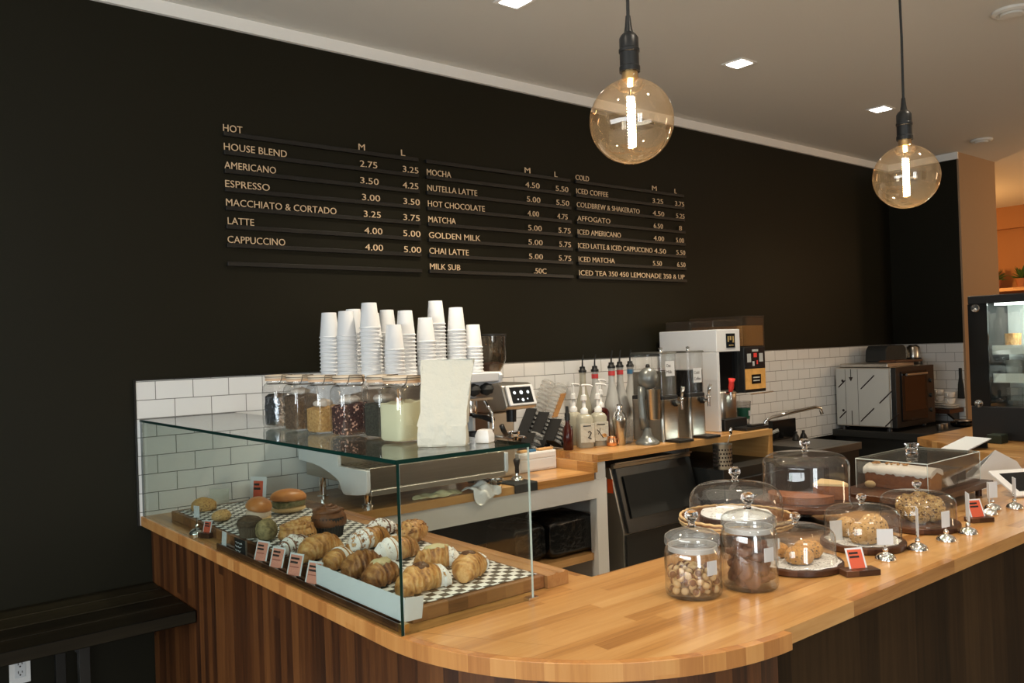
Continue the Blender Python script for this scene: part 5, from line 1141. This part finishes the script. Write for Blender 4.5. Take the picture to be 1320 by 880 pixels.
# on the oven
o = MB().box(-.22, .22, -.20, .20, 0, .030).build('tray', 'stainless_soft', bevel=.006); put(o, (6.64, 3.44, 1.3455)); tag(o, 'flat steel tray lying on top of the oven', 'tray')
o = MB().prism([(-.16, -.08), (.16, -.08), (.18, .0), (.16, .08), (-.16, .08)], 0, .018).build('wooden_peel', 'cake_stand_wood', bevel=.004); put(o, (6.76, 3.30, 1.3765), (0, 0, R(-12))); tag(o, 'reddish wooden board on the tray on top of the oven', 'board')
t = thing('black_case', 'black padded case on top of the oven', 'case', (6.90, 3.50, 1.3765))
MB().prism([(-.20, 0), (.16, 0), (.165, .11), (.13, .135), (-.15, .135), (-.185, .10)], -.09, .09, 'xz').build('case_body', 'black_rubber', t, bevel=.012)
t.location = (6.93, 3.50, 1.3765)
t = thing('airpot', 'steel vacuum coffee pot with black top on the shelf in the tiled corner', 'coffee pot', (7.33, 3.30, 0))
t.location = (7.30, 3.30, 1.0)
# shelf on the right wall
sh = thing('wall_shelf', 'wooden shelf on the right tiled wall holding cups', 'shelf', (7.30, 3.28, .93))
MB().box(-.12, .15, -.17, .40, 0, .035).build('board', 'dark_walnut', sh, bevel=.002)
for yy in (-.13, .34): MB().prism([(.15, -.10), (.15, -.001), (-.06, -.001)], yy, yy+.02, 'xz').build('bracket', 'dark_steel', sh)
SZ = .9655
t.location = (7.30, 3.45, SZ)
MB().lathe([(.075, 0), (.078, .01), (.078, .30), (.066, .33), (.055, .345)], n=30).build('flask', 'stainless', t, smooth=50)
MB().lathe([(.062, .3455), (.070, .36), (.072, .41), (.062, .43), (.001, .432)], n=30).build('top', 'black_plastic', t, smooth=50)
MB().sweep([(-.05, 0, .40), (-.10, 0, .395), (-.115, 0, .37)], [.020, .016, .012], 10).build('spout', 'black_plastic', t, smooth=180)
MB().sweep([(.02, -.07, .34), (.03, -.12, .34), (.03, -.125, .20), (.02, -.078, .16)], .012, 8).build('handle', 'black_plastic', t, smooth=180)
MB().lathe([(.050, .4325), (.052, .52), (.03, .54), (.001, .541)], n=24).build('measuring_cup', 'stainless', t, smooth=50)
def mug(label, x, y, z, plate=False):
    t = thing('saucer' if plate else 'coffee_cup', label, 'saucer' if plate else 'cup', (x, y, z), 0, 'white crockery on the wall shelf')
    if plate: MB().lathe([(.03, 0), (.05, .004), (.070, .014), (.068, .016), (.03, .006), (.001, .006)], n=28).build('dish', 'porcelain', t, smooth=50)
    else:
        MB().lathe([(.024, 0), (.036, .012), (.042, .05), (.040, .05), (.033, .012), (.001, .006)], n=28).build('bowl', 'porcelain', t, smooth=50)
        MB().sweep([(-.040, -.004, .040), (-.060, -.008, .038), (-.060, -.008, .018), (-.036, -.004, .014)], .005, 8).build('handle', 'porcelain', t, smooth=180)
for j, (y, ns, nc) in enumerate(((3.245, 3, 2), (3.145, 2, 2))):
    w_ = ['nearer the coffee pot', 'nearer the black fridge'][j]
    for k in range(ns): mug('white saucer %s in the pile %s' % (['at the bottom', 'in the middle' if ns == 3 else 'on top', 'on top'][k], w_), 7.29-.02*j, y, SZ+.0185*k, True)
    for k in range(nc): mug('white cup %s in the stack %s' % (['below', 'on top'][k], w_), 7.29-.02*j, y, SZ+.0185*ns+.052*k)
o = MB().lathe([(.13, 0), (.15, .012), (.152, .03), (.146, .03), (.14, .012), (.001, .010)], n=32).sweep([(-.14, 0, .02), (-.24, -.03, .03), (-.32, -.05, .035)], .012, 8).build('frying_pan', 'black_gloss', smooth=50); put(o, (7.10, 2.985, .846), (0, 0, R(15))); o.scale = (.75, .55, 1); tag(o, 'black pan lying on the prep table before the oven', 'pan')
o = MB().lathe([(.10, 0), (.13, .010), (.128, .014), (.001, .010)], n=32).build('steel_plate', 'stainless', smooth=50); put(o, (7.12, 2.985, .8775)); o.scale = (.7, .5, 1); tag(o, 'shiny steel plate lying in the black pan', 'plate')
for k in range(2):
    o = MB().lathe([(.022, 0), (.025, .004), (.025, .045), (.001, .048)], n=18).build('steel_pot', 'stainless', smooth=50); put(o, (6.70+.08*k, 2.98, .846)); tag(o, ['small round steel pot before the oven door, left one', 'small round steel pot before the oven door, right one'][k], 'pot')
o = MB().prism([(-.03, 0), (.03, 0), (.022, .12), (.012, .18), (.012, .26), (-.012, .26), (-.012, .18), (-.022, .12)], 0, .02, 'yz').build('oven_mitt', 'black_rubber', bevel=.006); put(o, (7.438, 3.10, 1.02)); o.location = (7.4305, 3.125, 1.04); tag(o, 'dark mitt hanging on the tiled wall beside the fridge', 'mitt')

# ================================================================== DISPLAY FRIDGE
fr = thing('display_fridge', 'black glass-fronted display fridge with lit white shelves at the right edge', 'fridge', (5.40, 1.70, ZC+.001))
FD, FW0, FW1, FH = .55, -.55, .512, .868
MB().box(0, FD, FW0, FW1, 0, .20).build('base', 'black_plastic', fr, bevel=.006)
MB().box(0, FD, FW0, FW1, FH-.05, FH).build('top', 'black_plastic', fr, bevel=.006)
MB().box(.018, FD, FW1-.028, FW1, .2005, FH-.0505).build('side_panel', 'black_plastic', fr)
MB().box(.018, FD, FW0, FW0+.028, .2005, FH-.0505).build('side_panel', 'black_plastic', fr)
MB().box(FD-.02, FD, FW0+.0285, FW1-.0285, .2005, FH-.0505).build('back_panel', 'shelf_white', fr)
MB().box(.0, .006, FW0, FW1-.11, .2005, FH-.0505).build('front_glass', 'fridge_glass', fr, smooth=0)
MB().box(.0, .017, FW1-.1095, FW1, .2005, FH-.0505).build('front_frame', 'black_gloss', fr)
for z_ in (FH-.055, .235): MB().lathe([(.001, 0), (.024, .0), (.026, .004), (.022, .010), (.001, .012)], n=24).map(lambda p, z_=z_: Vector((-.0005-p.z, FW1-.045+p.x, z_+p.y-.02))).build('glass_bolt', 'chrome', fr)
for z_ in (.36, .53): MB().box(.05, FD-.03, FW0+.03, FW1-.115, z_, z_+.012).box(.045, .05, FW0+.03, FW1-.115, z_-.02, z_+.035).build('wire_shelf', 'shelf_white', fr)
MB().box(.06, .12, FW0+.05, FW1-.13, FH-.062, FH-.052).build('light_strip', 'fridge_light', fr)
point('fridge_lamp', (5.52, 1.85, ZC+.78), 5, (.92, 1, .93), .03)
fq = random.Random(2)
for z_, zl in ((.201, 'bottom'), (.3725, 'middle'), (.5425, 'top')):
    for k in range(4):
        y_ = 1.70+FW1-.19-.13*k; hh = fq.uniform(.06, .10)
        o = MB().lathe([(.038, 0), (.042, .004), (.045, hh), (.046, hh+.006), (.001, hh+.008)], n=24).build('dessert_tub', ['porcelain', 'crust_gold', 'clear_plastic', 'plastic_bottle'][(k+int(z_*10)) % 4], smooth=50)
        put(o, (5.40+.16, y_, ZC+.0015+z_)); tag(o, 'tub on the %s shelf of the black display fridge, %s from the bolted frame' % (zl, ['first', 'second', 'third', 'fourth'][k]), 'tub')
o = MB().box(-.06, .06, -.05, .05, 0, .05).build('green_box', 'dark_green', bevel=.003); put(o, (5.27, 2.02, ZC+.001)); o.scale = (.8, .8, 1); tag(o, 'small dark green box on the far counter before the fridge', 'box')
t = thing('clipboard', 'white sheet propped on the far counter behind the square glass box', 'sheet', (4.90, 2.045, ZC+.001), R(-10))
MB().prism([(-.11, .0), (.12, .05), (.122, .055), (-.108, .007)], -.075, .075, 'xz').build('sheet', 'paper_white', t, smooth=0)
MB().prism([(.10, 0), (.112, 0), (.112, .047), (.10, .044)], -.06, .06, 'xz').build('prop', 'black_plastic', t)

# ================================================================== COUNTER GOODS: JARS, DOMES, SIGNS
KZ = ZC+.0006
def knob(mb_list, z, s=1.0, parent=None):
    MB().lathe([(.012*s, z), (.009*s, z+.006*s), (.008*s, z+.012*s), (.013*s, z+.017*s), (.018*s, z+.026*s), (.017*s, z+.036*s), (.010*s, z+.043*s), (.001, z+.0445*s)], n=24).build('knob', 'solid_glass', parent, smooth=60)
def cookie_jar(label, x, y, r_, h, rz, lw_=.0):
    t = thing('cookie_jar', label, 'jar', (x, y, KZ), rz)
    MB().lathe([(r_*.90, 0), (r_*.97, .004), (r_, .014), (r_, h-.018), (r_*.95, h-.006), (r_*.90, h), (r_*.88, h), (r_*.93, h-.008), (r_*.965, h-.02), (r_*.965, .016), (r_*.90, .009), (.001, .008)], n=48).build('glass_body', 'jar_glass', t, smooth=50)
    MB().lathe([(r_*.86, h-.012), (r_*.86, h+.002)], n=40, cap0=False, cap1=False).build('lid_seal', 'frosted_seal', t)
    MB().lathe([(r_*.84, h+.0005), (r_*.97, h+.004), (r_*.985, h+.010), (r_*.965, h+.015), (r_*.975, h+.020), (r_*.955, h+.026), (r_*.80, h+.034), (r_*.45, h+.042), (.012, h+.046)], n=48).build('glass_lid', 'lid_glass', t, smooth=40)
    knob(None, h+.0465, 1.0, t)
    MB().box(.30*r_, .30*r_+.032, -r_*1.005, -r_*1.0, h*.50, h*.50+.036).map(lambda p: Vector(((r_*1.002-(-p.y-r_*1.0))*math.sin(p.x/r_), -(r_*1.002+(-p.y-r_))*math.cos(p.x/r_), p.z))).build('label', 'paper_white', t, smooth=0)
    return t
J1 = (1.714, 1.396, .0725, .126); J2 = (1.870, 1.334, .0725, .158)
cookie_jar('squat lidded glass jar of small two-tone cookies with a white label', *J1, R(-40))
cookie_jar('taller lidded glass jar of flat chocolate cookies with a white label', *J2, R(-42))
def fill_jar(J, r_c, hgt, n, seed, gap=1.0):
    q = random.Random(seed); pts = []; tries = 0
    R_ = J[2]*.955-r_c
    while len(pts) < n and tries < 60000:
        tries += 1
        a = q.uniform(0, 6.283); rr = R_*math.sqrt(q.uniform(.0 if q.random() < .3 else .55, 1))
        x, y = rr*math.cos(a), rr*math.sin(a)
        z = .0095+r_c
        for _ in range(40):
            bad = [p for p in pts if (p[0]-x)**2+(p[1]-y)**2+(p[2]-z)**2 < (2*r_c*gap)**2]
            if not bad: break
            z = max(p[2]+math.sqrt(max((2*r_c*gap)**2-(p[0]-x)**2-(p[1]-y)**2, 0)) for p in bad)+1e-4
        if z < hgt: pts.append((x, y, z))
    return pts, q
pts, q = fill_jar(J1, .0098, .066, 95, 4, .95)
ca = MB().lathe([(.001, -.0112), (.008, -.010), (.0118, -.004), (.0122, .0), (.0112, .003), (.009, .004)], n=16, cap1=False).build('c', 'cookie_pale', smooth=60); CA = ca.data; bpy.data.objects.remove(ca)
cb_ = MB().lathe([(.0105, .002), (.0108, .005), (.0085, .0095), (.001, .0112)], n=16, cap0=False).build('c', 'chocolate_brown', smooth=60); CB = cb_.data; bpy.data.objects.remove(cb_)
for p in pts:
    t = thing('mini_cookie', 'small round pale cookie with a chocolate half, heaped in the squat glass jar', 'cookie', (J1[0]+p[0], J1[1]+p[1], KZ+p[2]), 0, 'two-tone cookies in the squat glass jar')
    t.rotation_euler = (q.uniform(-1.9, 1.9), q.uniform(-1.9, 1.9), q.uniform(0, 6)); t.scale = (.82, .82, .82)
    for nm, d in (('biscuit', CA), ('chocolate_half', CB)):
        o = bpy.data.objects.new(nm, d); C.objects.link(o); o.parent = t
q = random.Random(8); cc = MB().lathe([(.001, -.008), (.018, -.008), (.022, -.005), (.0225, -.001), (.0215, .000), (.0225, .001), (.022, .005), (.018, .008), (.001, .0085)], n=22).build('c', 'chocolate_brown', smooth=50); CCD = cc.data; bpy.data.objects.remove(cc)
pts, q = fill_jar(J2, .0165, .108, 46, 5, .92)
for p in pts:
    o = bpy.data.objects.new('chocolate_cookie', CCD); C.objects.link(o); a = math.atan2(p[1], p[0])
    put(o, (J2[0]+p[0]*.80, J2[1]+p[1]*.80, KZ+p[2]), (q.uniform(-.3, .3), (R(80) if math.hypot(p[0], p[1]) > .03 and q.random() < .65 else 0)+q.uniform(-.35, .35), a))
    tag(o, 'flat brown chocolate cookie in the taller lidded glass jar', 'cookie', 'chocolate cookies in the taller glass jar')

def dome(label, x, y, z, r_, h, shoulder=.35, kn=.8, rim=True):
    t = thing('glass_dome', label, 'glass dome', (x, y, z))
    prof = [(r_*1.02, 0), (r_*1.02, .003), (r_, .006)]
    hs = h*(1-shoulder)
    prof.append((r_*.995, hs))
    for i in range(1, 13):
        a = math.pi/2*i/12
        prof.append((max(.010, r_*(.62+.375*math.cos(a)) if i < 12 else r_*.62), hs+h*shoulder*.86*math.sin(a)))
    prof += [(r_*.40, h*.975), (r_*.15, h*.995), (.010, h)]
    MB().lathe(prof, n=56, cap0=False).build('glass_shell', 'dome_glass', t, smooth=50)
    knob(None, h+.0005, kn, t)
    return t
def round_board(label, x, y, z, r_, th, mat='cake_stand_wood', name='cake_board'):
    o = MB().lathe([(r_*.97, 0), (r_, .003), (r_, th-.003), (r_*.985, th)], n=56).build(name, mat, smooth=30); put(o, (x, y, z)); return tag(o, label, 'cake board')
def doily(label, x, y, z, r_):
    n = 72
    o = MB().rings([[(r_*k*(1+.03*(math.cos(12*2*math.pi*a/n)) if k > .9 else r_*0+1)*math.cos(2*math.pi*a/n) if k <= .9 else r_*(1+.03*math.cos(24*math.pi*a/n))*math.cos(2*math.pi*a/n), (r_*k*math.sin(2*math.pi*a/n)) if k <= .9 else r_*(1+.03*math.cos(24*math.pi*a/n))*math.sin(2*math.pi*a/n), zz_) for a in range(n)] for k, zz_ in ((1, 0), (1, .0006), (.88, .0008), (.02, .0008))]).build('paper_doily', 'doily', smooth=30)
    put(o, (x, y, z)); return tag(o, label, 'doily')
# dome 3: seeded buns
D3 = (2.128, 1.360)
round_board('round dark wood board under the seeded buns on a white doily', D3[0], D3[1], KZ, .128, .018)
doily('white speckled paper doily under the seeded buns', D3[0], D3[1], KZ+.0185, .118)
dome('glass dome over the seeded buns, nearest the tall cookie jar', D3[0], D3[1], KZ+.0196, .108, .098)
def bun(label, x, y, z, r_, hgt, mat, name='seeded_bun', cat='bun', seed=0, rot=(0, 0, 0)):
    o = MB().ball((0, 0, hgt*.42), (r_, r_*.94, hgt*.60), 30, 18, lambda d: 1+.035*nz(d, seed, 1.8)).map(lambda p: Vector((p.x, p.y, max(p.z, .0005)))).build(name, mat, smooth=180)
    put(o, (x, y, z), rot); return tag(o, label, cat)
bun('seeded bun on the doily, the one nearer the cookie jars', D3[0]-.033, D3[1]-.030, KZ+.0202, .042, .046, 'seeded_bun', seed=1)
bun('seeded bun on the doily, the one nearer the red price card', D3[0]+.045, D3[1]-.010, KZ+.0202, .044, .048, 'seeded_bun', seed=2)
bun('seeded bun at the back of the doily', D3[0]-.012, D3[1]+.055, KZ+.0202, .036, .040, 'seeded_bun', seed=3)
card('price_card', 'small upright white card inside the seeded bun dome', D3[0]-.055, D3[1]+.045, KZ+.0202, R(-30), .055, .058, 'paper_white', 2, frame=False, lines=0)
# dome 4: currant scones
D4 = (2.470, 1.345)
round_board('round dark wood board under the pale dotted scones', D4[0], D4[1], KZ, .125, .020)
doily('white paper doily under the pale dotted scones', D4[0], D4[1], KZ+.0205, .108)
dome('glass dome over two pale dotted scones in the middle of the front row', D4[0], D4[1], KZ+.0216, .112, .105)
bun('pale dotted scone propped upright, nearer the seeded bun dome', D4[0]-.045, D4[1]-.030, KZ+.0222, .047, .066, 'chip_scone', 'currant_scone', 'scone', 5)
bun('pale dotted scone leaning behind the other, nearer the white card', D4[0]+.040, D4[1]-.012, KZ+.0222, .048, .070, 'chip_scone', 'currant_scone', 'scone', 6)
bun('half-hidden pale scone at the back of the middle dome', D4[0]+.005, D4[1]+.055, KZ+.0222, .038, .058, 'chip_scone', 'currant_scone', 'scone', 7)
card('price_card', 'white card standing inside the middle dome behind the scones', D4[0]-.072, D4[1]+.045, KZ+.0222, R(-30), .040, .060, 'paper_white', 2, frame=False, lines=0)
# dome 5: oat cookies
D5 = (2.835, 1.345)
round_board('round dark wood board under the big oat cookies', D5[0], D5[1], KZ, .130, .020)
dome('glass dome over the big oat cookies, furthest of the front row', D5[0], D5[1], KZ+.0206, .118, .100)
oq = random.Random(12)
for k, (dx, dy, tz, rr) in enumerate(((-.060, -.030, 68, -35), (.030, -.048, 66, -52), (-.010, .040, 72, -30), (.080, .024, 70, -48))):
    o = MB().ball((0, 0, 0), (.046, .046, .015), 32, 12, lambda d, k=k: 1+.05*nz(d, k, 3)).build('oat_cookie', 'oat_cookie', smooth=180)
    put(o, (D5[0]+dx*.74, D5[1]+dy*.74, KZ+.0206+.0435), (R(tz), 0, R(rr)))
    tag(o, 'lumpy oat cookie on edge in the furthest front dome, '+['leftmost one', 'central one facing out', 'rearmost one', 'nearest the chrome holders'][k], 'cookie')
# rustic basket stand with powdered cake and dome
RB = (2.262, 1.660); BTZ = 1.013
st = thing('basket_stand', 'round basket tray on a short pedestal holding the sugared chocolate cake', 'cake stand', (RB[0], RB[1], KZ))
MB().lathe([(.085, 0), (.088, .004), (.05, .014), (.022, .03), (.020, .040), (.05, .049), (.05, .0515)], n=36).build('pedestal', 'dark_walnut', st, smooth=40)
MB().lathe([(.150, BTZ-KZ-.0105), (.158, BTZ-KZ-.004), (.165, BTZ-KZ+.014), (.162, BTZ-KZ+.020), (.155, BTZ-KZ+.016), (.150, BTZ-KZ+.0005), (.001, BTZ-KZ)], n=64).build('tray', 'end_grain', st, smooth=50)
for k, (rr, zz_) in enumerate(((.1595, .000), (.1625, .009), (.1605, .0205))):
    MB().sweep([(rr*math.cos(a*math.pi/36), rr*math.sin(a*math.pi/36), BTZ-KZ+zz_+.0012*(-1)**a) for a in range(72)], .0042, 8, True).build('cane_rim', 'bun_bottom', st, smooth=180)
o = MB().lathe([(.001, 0), (.103, .0), (.107, .005), (.104, .026), (.09, .030), (.001, .031)], n=44).map(lambda p: Vector((p.x*(1+.03*math.sin(9*math.atan2(p.y, p.x))), p.y*(1+.03*math.cos(7*math.atan2(p.y, p.x))), p.z))).build('chocolate_cake', 'chocolate', smooth=50); put(o, (RB[0], RB[1], BTZ+.0006))
c2 = MB().lathe([(.1045, .024), (.100, .031), (.075, .034), (.001, .0345)], n=44, cap0=False).map(lambda p: Vector((p.x*(1+.03*math.sin(9*math.atan2(p.y, p.x))), p.y*(1+.03*math.cos(7*math.atan2(p.y, p.x))), p.z+.002*math.sin(70*p.x)*math.sin(60*p.y)))).build('sugar_top', 'sugar_coat_heavy', o, smooth=180)
tag(o, 'flat dark chocolate cake dusted with icing sugar on the basket tray', 'cake')
dome('wide glass dome over the sugared chocolate cake on the basket tray', RB[0], RB[1], BTZ+.0008, .148, .130, .50, 1.05)
st.scale = (1.1, 1.1, 1); o.scale = (1.1, 1.1, 1)
# tall cake stand with dome and cheesecake
CS = (2.628, 1.632); CSZ = 1.036
st = thing('cake_stand', 'pedestal cake stand with reddish wood plate and white underside', 'cake stand', (CS[0], CS[1], KZ))
MB().lathe([(.075, 0), (.078, .004), (.04, .014), (.018, .028), (.016, .042), (.05, .054)], n=36).build('pedestal', 'black_plastic', st, smooth=40)
MB().lathe([(.05, .0545), (.135, .061), (.140, .066), (.001, .066)], n=56).build('white_underplate', 'porcelain', st, smooth=40)
MB().lathe([(.170, .0665), (.178, .070), (.178, CSZ-KZ-.004), (.172, CSZ-KZ), (.001, CSZ-KZ)], n=64).build('wood_plate', 'cake_stand_wood', st, smooth=30)
dome('tall straight-sided glass dome over the cut cake on the pedestal stand', CS[0], CS[1], CSZ+.0006, .145, .168, .26, 1.0)
def wedge(name, label, x, y, z, r_, h, a0, a1, mats, top):
    t = thing(name, label, 'cake', (x, y, z))
    pol = [(0, 0)]+[(r_*math.cos(R(a0+(a1-a0)*i/12)), r_*math.sin(R(a0+(a1-a0)*i/12))) for i in range(13)]
    MB().prism(pol, 0, h*.84).build('cake_body', mats, t, bevel=.002)
    MB().prism([(p[0]*1.005, p[1]*1.005) for p in pol], h*.8405, h).build('topping', top, t, bevel=.002)
    return t
wedge('cheesecake', 'cut wedge of pale cake with a brown side on the pedestal stand', CS[0]+.018, CS[1]-.015, CSZ+.0006, .115, .056, -62, 18, 'loaf_crust', 'cheesecake')
wedge('flat_cake', 'low reddish-brown cake piece beside the pale wedge', CS[0]-.008, CS[1]+.010, CSZ+.0006, .115, .026, 100, 275, 'loaf_crust', 'loaf_crust')

# square display box with loaf cakes
AB = (3.090, 3.540, 1.425, 1.700); ABZ = 1.010
sb = thing('loaf_board', 'dark wood serving board on small feet under the square glass cover', 'cake board', (3.245, 1.55, KZ))
def lsb(mb): return loc(mb, (3.245, 1.55, KZ))
lsb(MB().box(2.965, 3.575, 1.390, 1.735, ABZ-.022, ABZ)).build('board', 'dark_walnut', sb, bevel=.003)
for x in (3.01, 3.53):
    for y in (1.43, 1.66): lsb(MB().lathe([(.012, KZ), (.012, ABZ-.0225)], (x, y, 0), 16)).build('foot', 'dark_walnut', sb)
ab = thing('square_cover', 'square clear cover with a glass knob over the loaf cakes', 'cake cover', (3.315, 1.56, ABZ+.0005))
def lab_(mb): return loc(mb, (3.315, 1.56, ABZ+.0005))
AH = 1.126; e = .005
for nm, b in (('side_pane', (AB[0], AB[0]+e, AB[2], AB[3])), ('side_pane', (AB[1]-e, AB[1], AB[2], AB[3])), ('side_pane', (AB[0]+e+.0003, AB[1]-e-.0003, AB[2], AB[2]+e)), ('side_pane', (AB[0]+e+.0003, AB[1]-e-.0003, AB[3]-e, AB[3]))):
    lab_(MB().box(*b, ABZ+.0006, AH-e)).build(nm, 'dome_glass', ab, smooth=0)
lab_(MB().box(AB[0], AB[1], AB[2], AB[3], AH-e+.0002, AH)).build('top_pane', 'dome_glass', ab, smooth=0)
for p_, q_ in (((AB[0], AB[2]), (AB[1], AB[2])), ((AB[0], AB[2]), (AB[0], AB[3])), ((AB[1], AB[2]), (AB[1], AB[3])), ((AB[0], AB[3]), (AB[1], AB[3]))):
    lab_(MB().cyl((p_[0], p_[1], AH-.002), (q_[0], q_[1], AH-.002), .0018, .0018, 8)).build('polished_edge', 'glass_edge_pale', ab)
for p_ in ((AB[0], AB[2]), (AB[1], AB[2]), (AB[0], AB[3])):
    lab_(MB().cyl((p_[0], p_[1], ABZ+.003), (p_[0], p_[1], AH-.002), .0011, .0011, 8)).build('polished_edge', 'glass_edge_pale', ab)
lab_(MB().lathe([(.022, AH+.0002), (.026, AH+.006), (.020, AH+.012), (.021, AH+.022), (.016, AH+.026), (.022, AH+.032), (.028, AH+.040), (.026, AH+.046), (.001, AH+.048)], (3.29, 1.575, 0), 28)).build('knob', 'solid_glass', ab, smooth=50)
LZ2 = ABZ+.0008
def loaf(name, label, x, y, L, w_, h, body, top=None, seed=0):
    t = thing(name, label, 'loaf cake', (x, y, LZ2))
    rg = []
    for j in range(13):
        v = -L/2+L*j/12; k = 1-.05*abs(j-6)/6
        sec = [(-w_*.40, 0), (w_*.40, 0), (w_*.5*k, h*.62), (w_*.47*k, h*.80), (w_*.25, h*(.95+.05*math.sin(j+seed))*k), (0, h*(1.0+.03*math.sin(j*1.7+seed))*k), (-w_*.25, h*(.95+.04*math.cos(j+seed))*k), (-w_*.47*k, h*.80), (-w_*.5*k, h*.62)]
        rg.append([(a, v, b) for a, b in sec])
    MB().rings(rg).build('loaf_body', body, t, smooth=40, bevel=.003)
    if top:
        rg = []
        for j in range(29):
            v = -L*.515+L*1.03*j/28; k = 1-.05*abs(j-14)/14
            d1 = h*(.66+.035*math.sin(j*1.9+seed)+.03*math.sin(j*.7)); d2 = h*(.64+.035*math.cos(j*2.3+seed)+.035*math.sin(j*.8+1))
            f_ = .004
            rg.append([(w_*.5*k+.002, v, d1), (w_*.5*k+f_, v, h*.70), (w_*.46*k+f_*.7, v, h*.84+f_), (w_*.25, v, h*.99*k+f_), (0, v, h*1.04*k+f_), (-w_*.25, v, h*.98*k+f_), (-w_*.46*k-f_*.7, v, h*.84+f_), (-w_*.5*k-f_, v, h*.70), (-w_*.5*k-.002, v, d2), (-w_*.44, v, h*.66), (0, v, h*.90*k), (w_*.44, v, h*.66)])
        MB().rings(rg).build('icing', top, t, smooth=60)
        cr = MB(); q = random.Random(seed)
        for k in range(26): cr.ball((q.uniform(-.3, .3)*w_, q.uniform(-.1, .46)*L, h*1.03+.004), (q.uniform(.004, .008), q.uniform(.004, .009), .004), 7, 5)
        cr.build('nut_crumble', 'crust_gold', t, smooth=180)['kind'] = 'stuff'
    return t
loaf('iced_loaf', 'reddish loaf cake with white icing and nuts under the square cover', 3.180, 1.562, .255, .100, .086, 'loaf_crust', 'icing', 3)
loaf('chocolate_loaf', 'dark chocolate loaf beside the iced loaf under the square cover', 3.315, 1.562, .25, .100, .078, 'choc_loaf', None, 5)
loaf('dark_brown_loaf', 'second dark loaf at the far side of the square cover', 3.445, 1.555, .20, .085, .062, 'choc_loaf', None, 8)
o = MB().ball((0, 0, .013), (.030, .024, .014), 16, 9, lambda d: 1+.1*nz(d, 3, 2)).build('cake_slice', 'cookie_pale', smooth=180); put(o, (3.112, 1.655, LZ2+.002)); o.scale = (.5, .9, 1); tag(o, 'small pale cake piece behind the iced loaf', 'cake')

# red cards in wood blocks and chrome holders along the front edge
card('price_card', 'red price card in a dark wood block before the seeded buns', 2.165, 1.192, KZ, R(-30), .052, .064, 'card_red', 24, .005, 2, block=(.100, .046, .016))
card('price_card', 'red price card in a wood block behind the chrome holders at the far end', 3.045, 1.235, KZ, R(-30), .055, .070, 'card_red', 24, .005, 2, block=(.085, .042, .016))
bell('chrome holder with a square white card facing out, before the middle dome', 2.352, 1.213, R(-42), .046, .046, .004)
bell('chrome holder with a card seen edge-on, before the oat cookie dome', 2.523, 1.200, R(35), .040, .085, .004)
bell('chrome holder with a white card in front of the oat cookies', 2.690, 1.190, R(-10), .040, .050, .004)
bell('chrome holder with a tall edge-on card beside the red card', 2.830, 1.182, R(36), .045, .090, .004)
bell('chrome holder with a pale card, left of the pair near the tablet', 3.180, 1.255, R(30), .040, .070, .004)
bell('chrome holder with a pale card, behind the pair near the tablet', 3.275, 1.280, R(-25), .045, .058, .004)
bell('chrome holder furthest along the counter, before the tablet', 3.345, 1.232, R(36), .040, .070, .004)
# white tent sheets and tablet at the far end
t = thing('paper_tent', 'big white folded paper standing at the far end of the counter', 'paper', (3.84, 1.47, KZ), 0)
fl = [(-.25, 0), (.30, 0), (.24, .07), (.06, .137), (-.215, .062)]
MB().prism(fl, 0, .0012, 'xz').map(lambda p: Vector((p.x, p.y+.25*p.z, p.z))).build('front_leaf', 'paper_white', t, smooth=0)
MB().prism([(-.20, 0), (.32, 0), (.26, .07), (.062, .137), (-.19, .062)], 0, .0012, 'xz').map(lambda p: Vector((p.x, p.y+.076-.30*p.z, p.z))).build('back_leaf', 'paper_white', t, smooth=0)
t = thing('tablet', 'white-framed tablet with dark screen leaning before the folded paper', 'tablet', (3.66, 1.235, KZ+.0085), R(-28))
M_ = Matrix.Rotation(R(-62), 4, 'X')
MB().box(-.125, .125, 0, .010, 0.006, .17).map(lambda p: M_ @ p).build('frame', 'white_plastic', t, bevel=.003)
MB().box(-.095, .095, -.0012, -.0001, .03, .145).map(lambda p: M_ @ p).build('screen', 'screen_dark', t, smooth=0)
MB().prism([(.03, 0), (.125, 0), (.125, .052)], -.04, .04, 'yz').build('stand', 'white_plastic', t)
# far room: shelf with plants seen past the wall end
fs = thing('far_shelf', 'shelf with a lit orange back in the room beyond', 'shelf', (11.2, 4.2, 2.10))
MB().box(-.15, .19, -.7, .8, -.02, .02).build('board', 'pine', fs)
MB().box(-.15, .19, -.7, .8, -.36, -.32).build('lower_board', 'pine', fs)
for k, y in enumerate((3.95, 4.25)):
    t = thing('potted_plant', ['potted plant on the far shelf, nearer the photo edge', 'potted plant on the far shelf, nearer the pale wall end'][k], 'plant', (11.2, y, 2.1205))
    MB().lathe([(.05, 0), (.075, .11), (.07, .11), (.001, .10)], n=24).build('pot', 'terracotta', t, smooth=40)
    lf = MB(); q = random.Random(k)
    for i in range(46):
        a = q.uniform(0, 6.28); e_ = q.uniform(.2, 1.3); L = q.uniform(.10, .20); d = Vector((math.cos(a)*math.cos(e_), math.sin(a)*math.cos(e_), math.sin(e_))); s_ = d.cross(Vector((0, 0, 1))).normalized()*.018
        b0 = Vector((0, 0, .10)); lf.raw([b0, b0+d*L*.6+s_, b0+d*L-Vector((0, 0, .02)), b0+d*L*.6-s_], [(0, 1, 2, 3)])
    lf.build('foliage', 'plant_green', t, smooth=0, solid=.002)['kind'] = 'stuff'
for k, y in enumerate((3.9, 4.15, 4.4)):
    o = MB().lathe([(.05, 0), (.06, .02), (.055, .18), (.03, .22), (.001, .22)], n=20).build('dark_jar', 'chocolate', smooth=50); put(o, (11.2, y, 1.7805)); tag(o, 'dark jar on the lower far shelf, %s from the photo edge' % ['first', 'second', 'third'][k], 'jar')
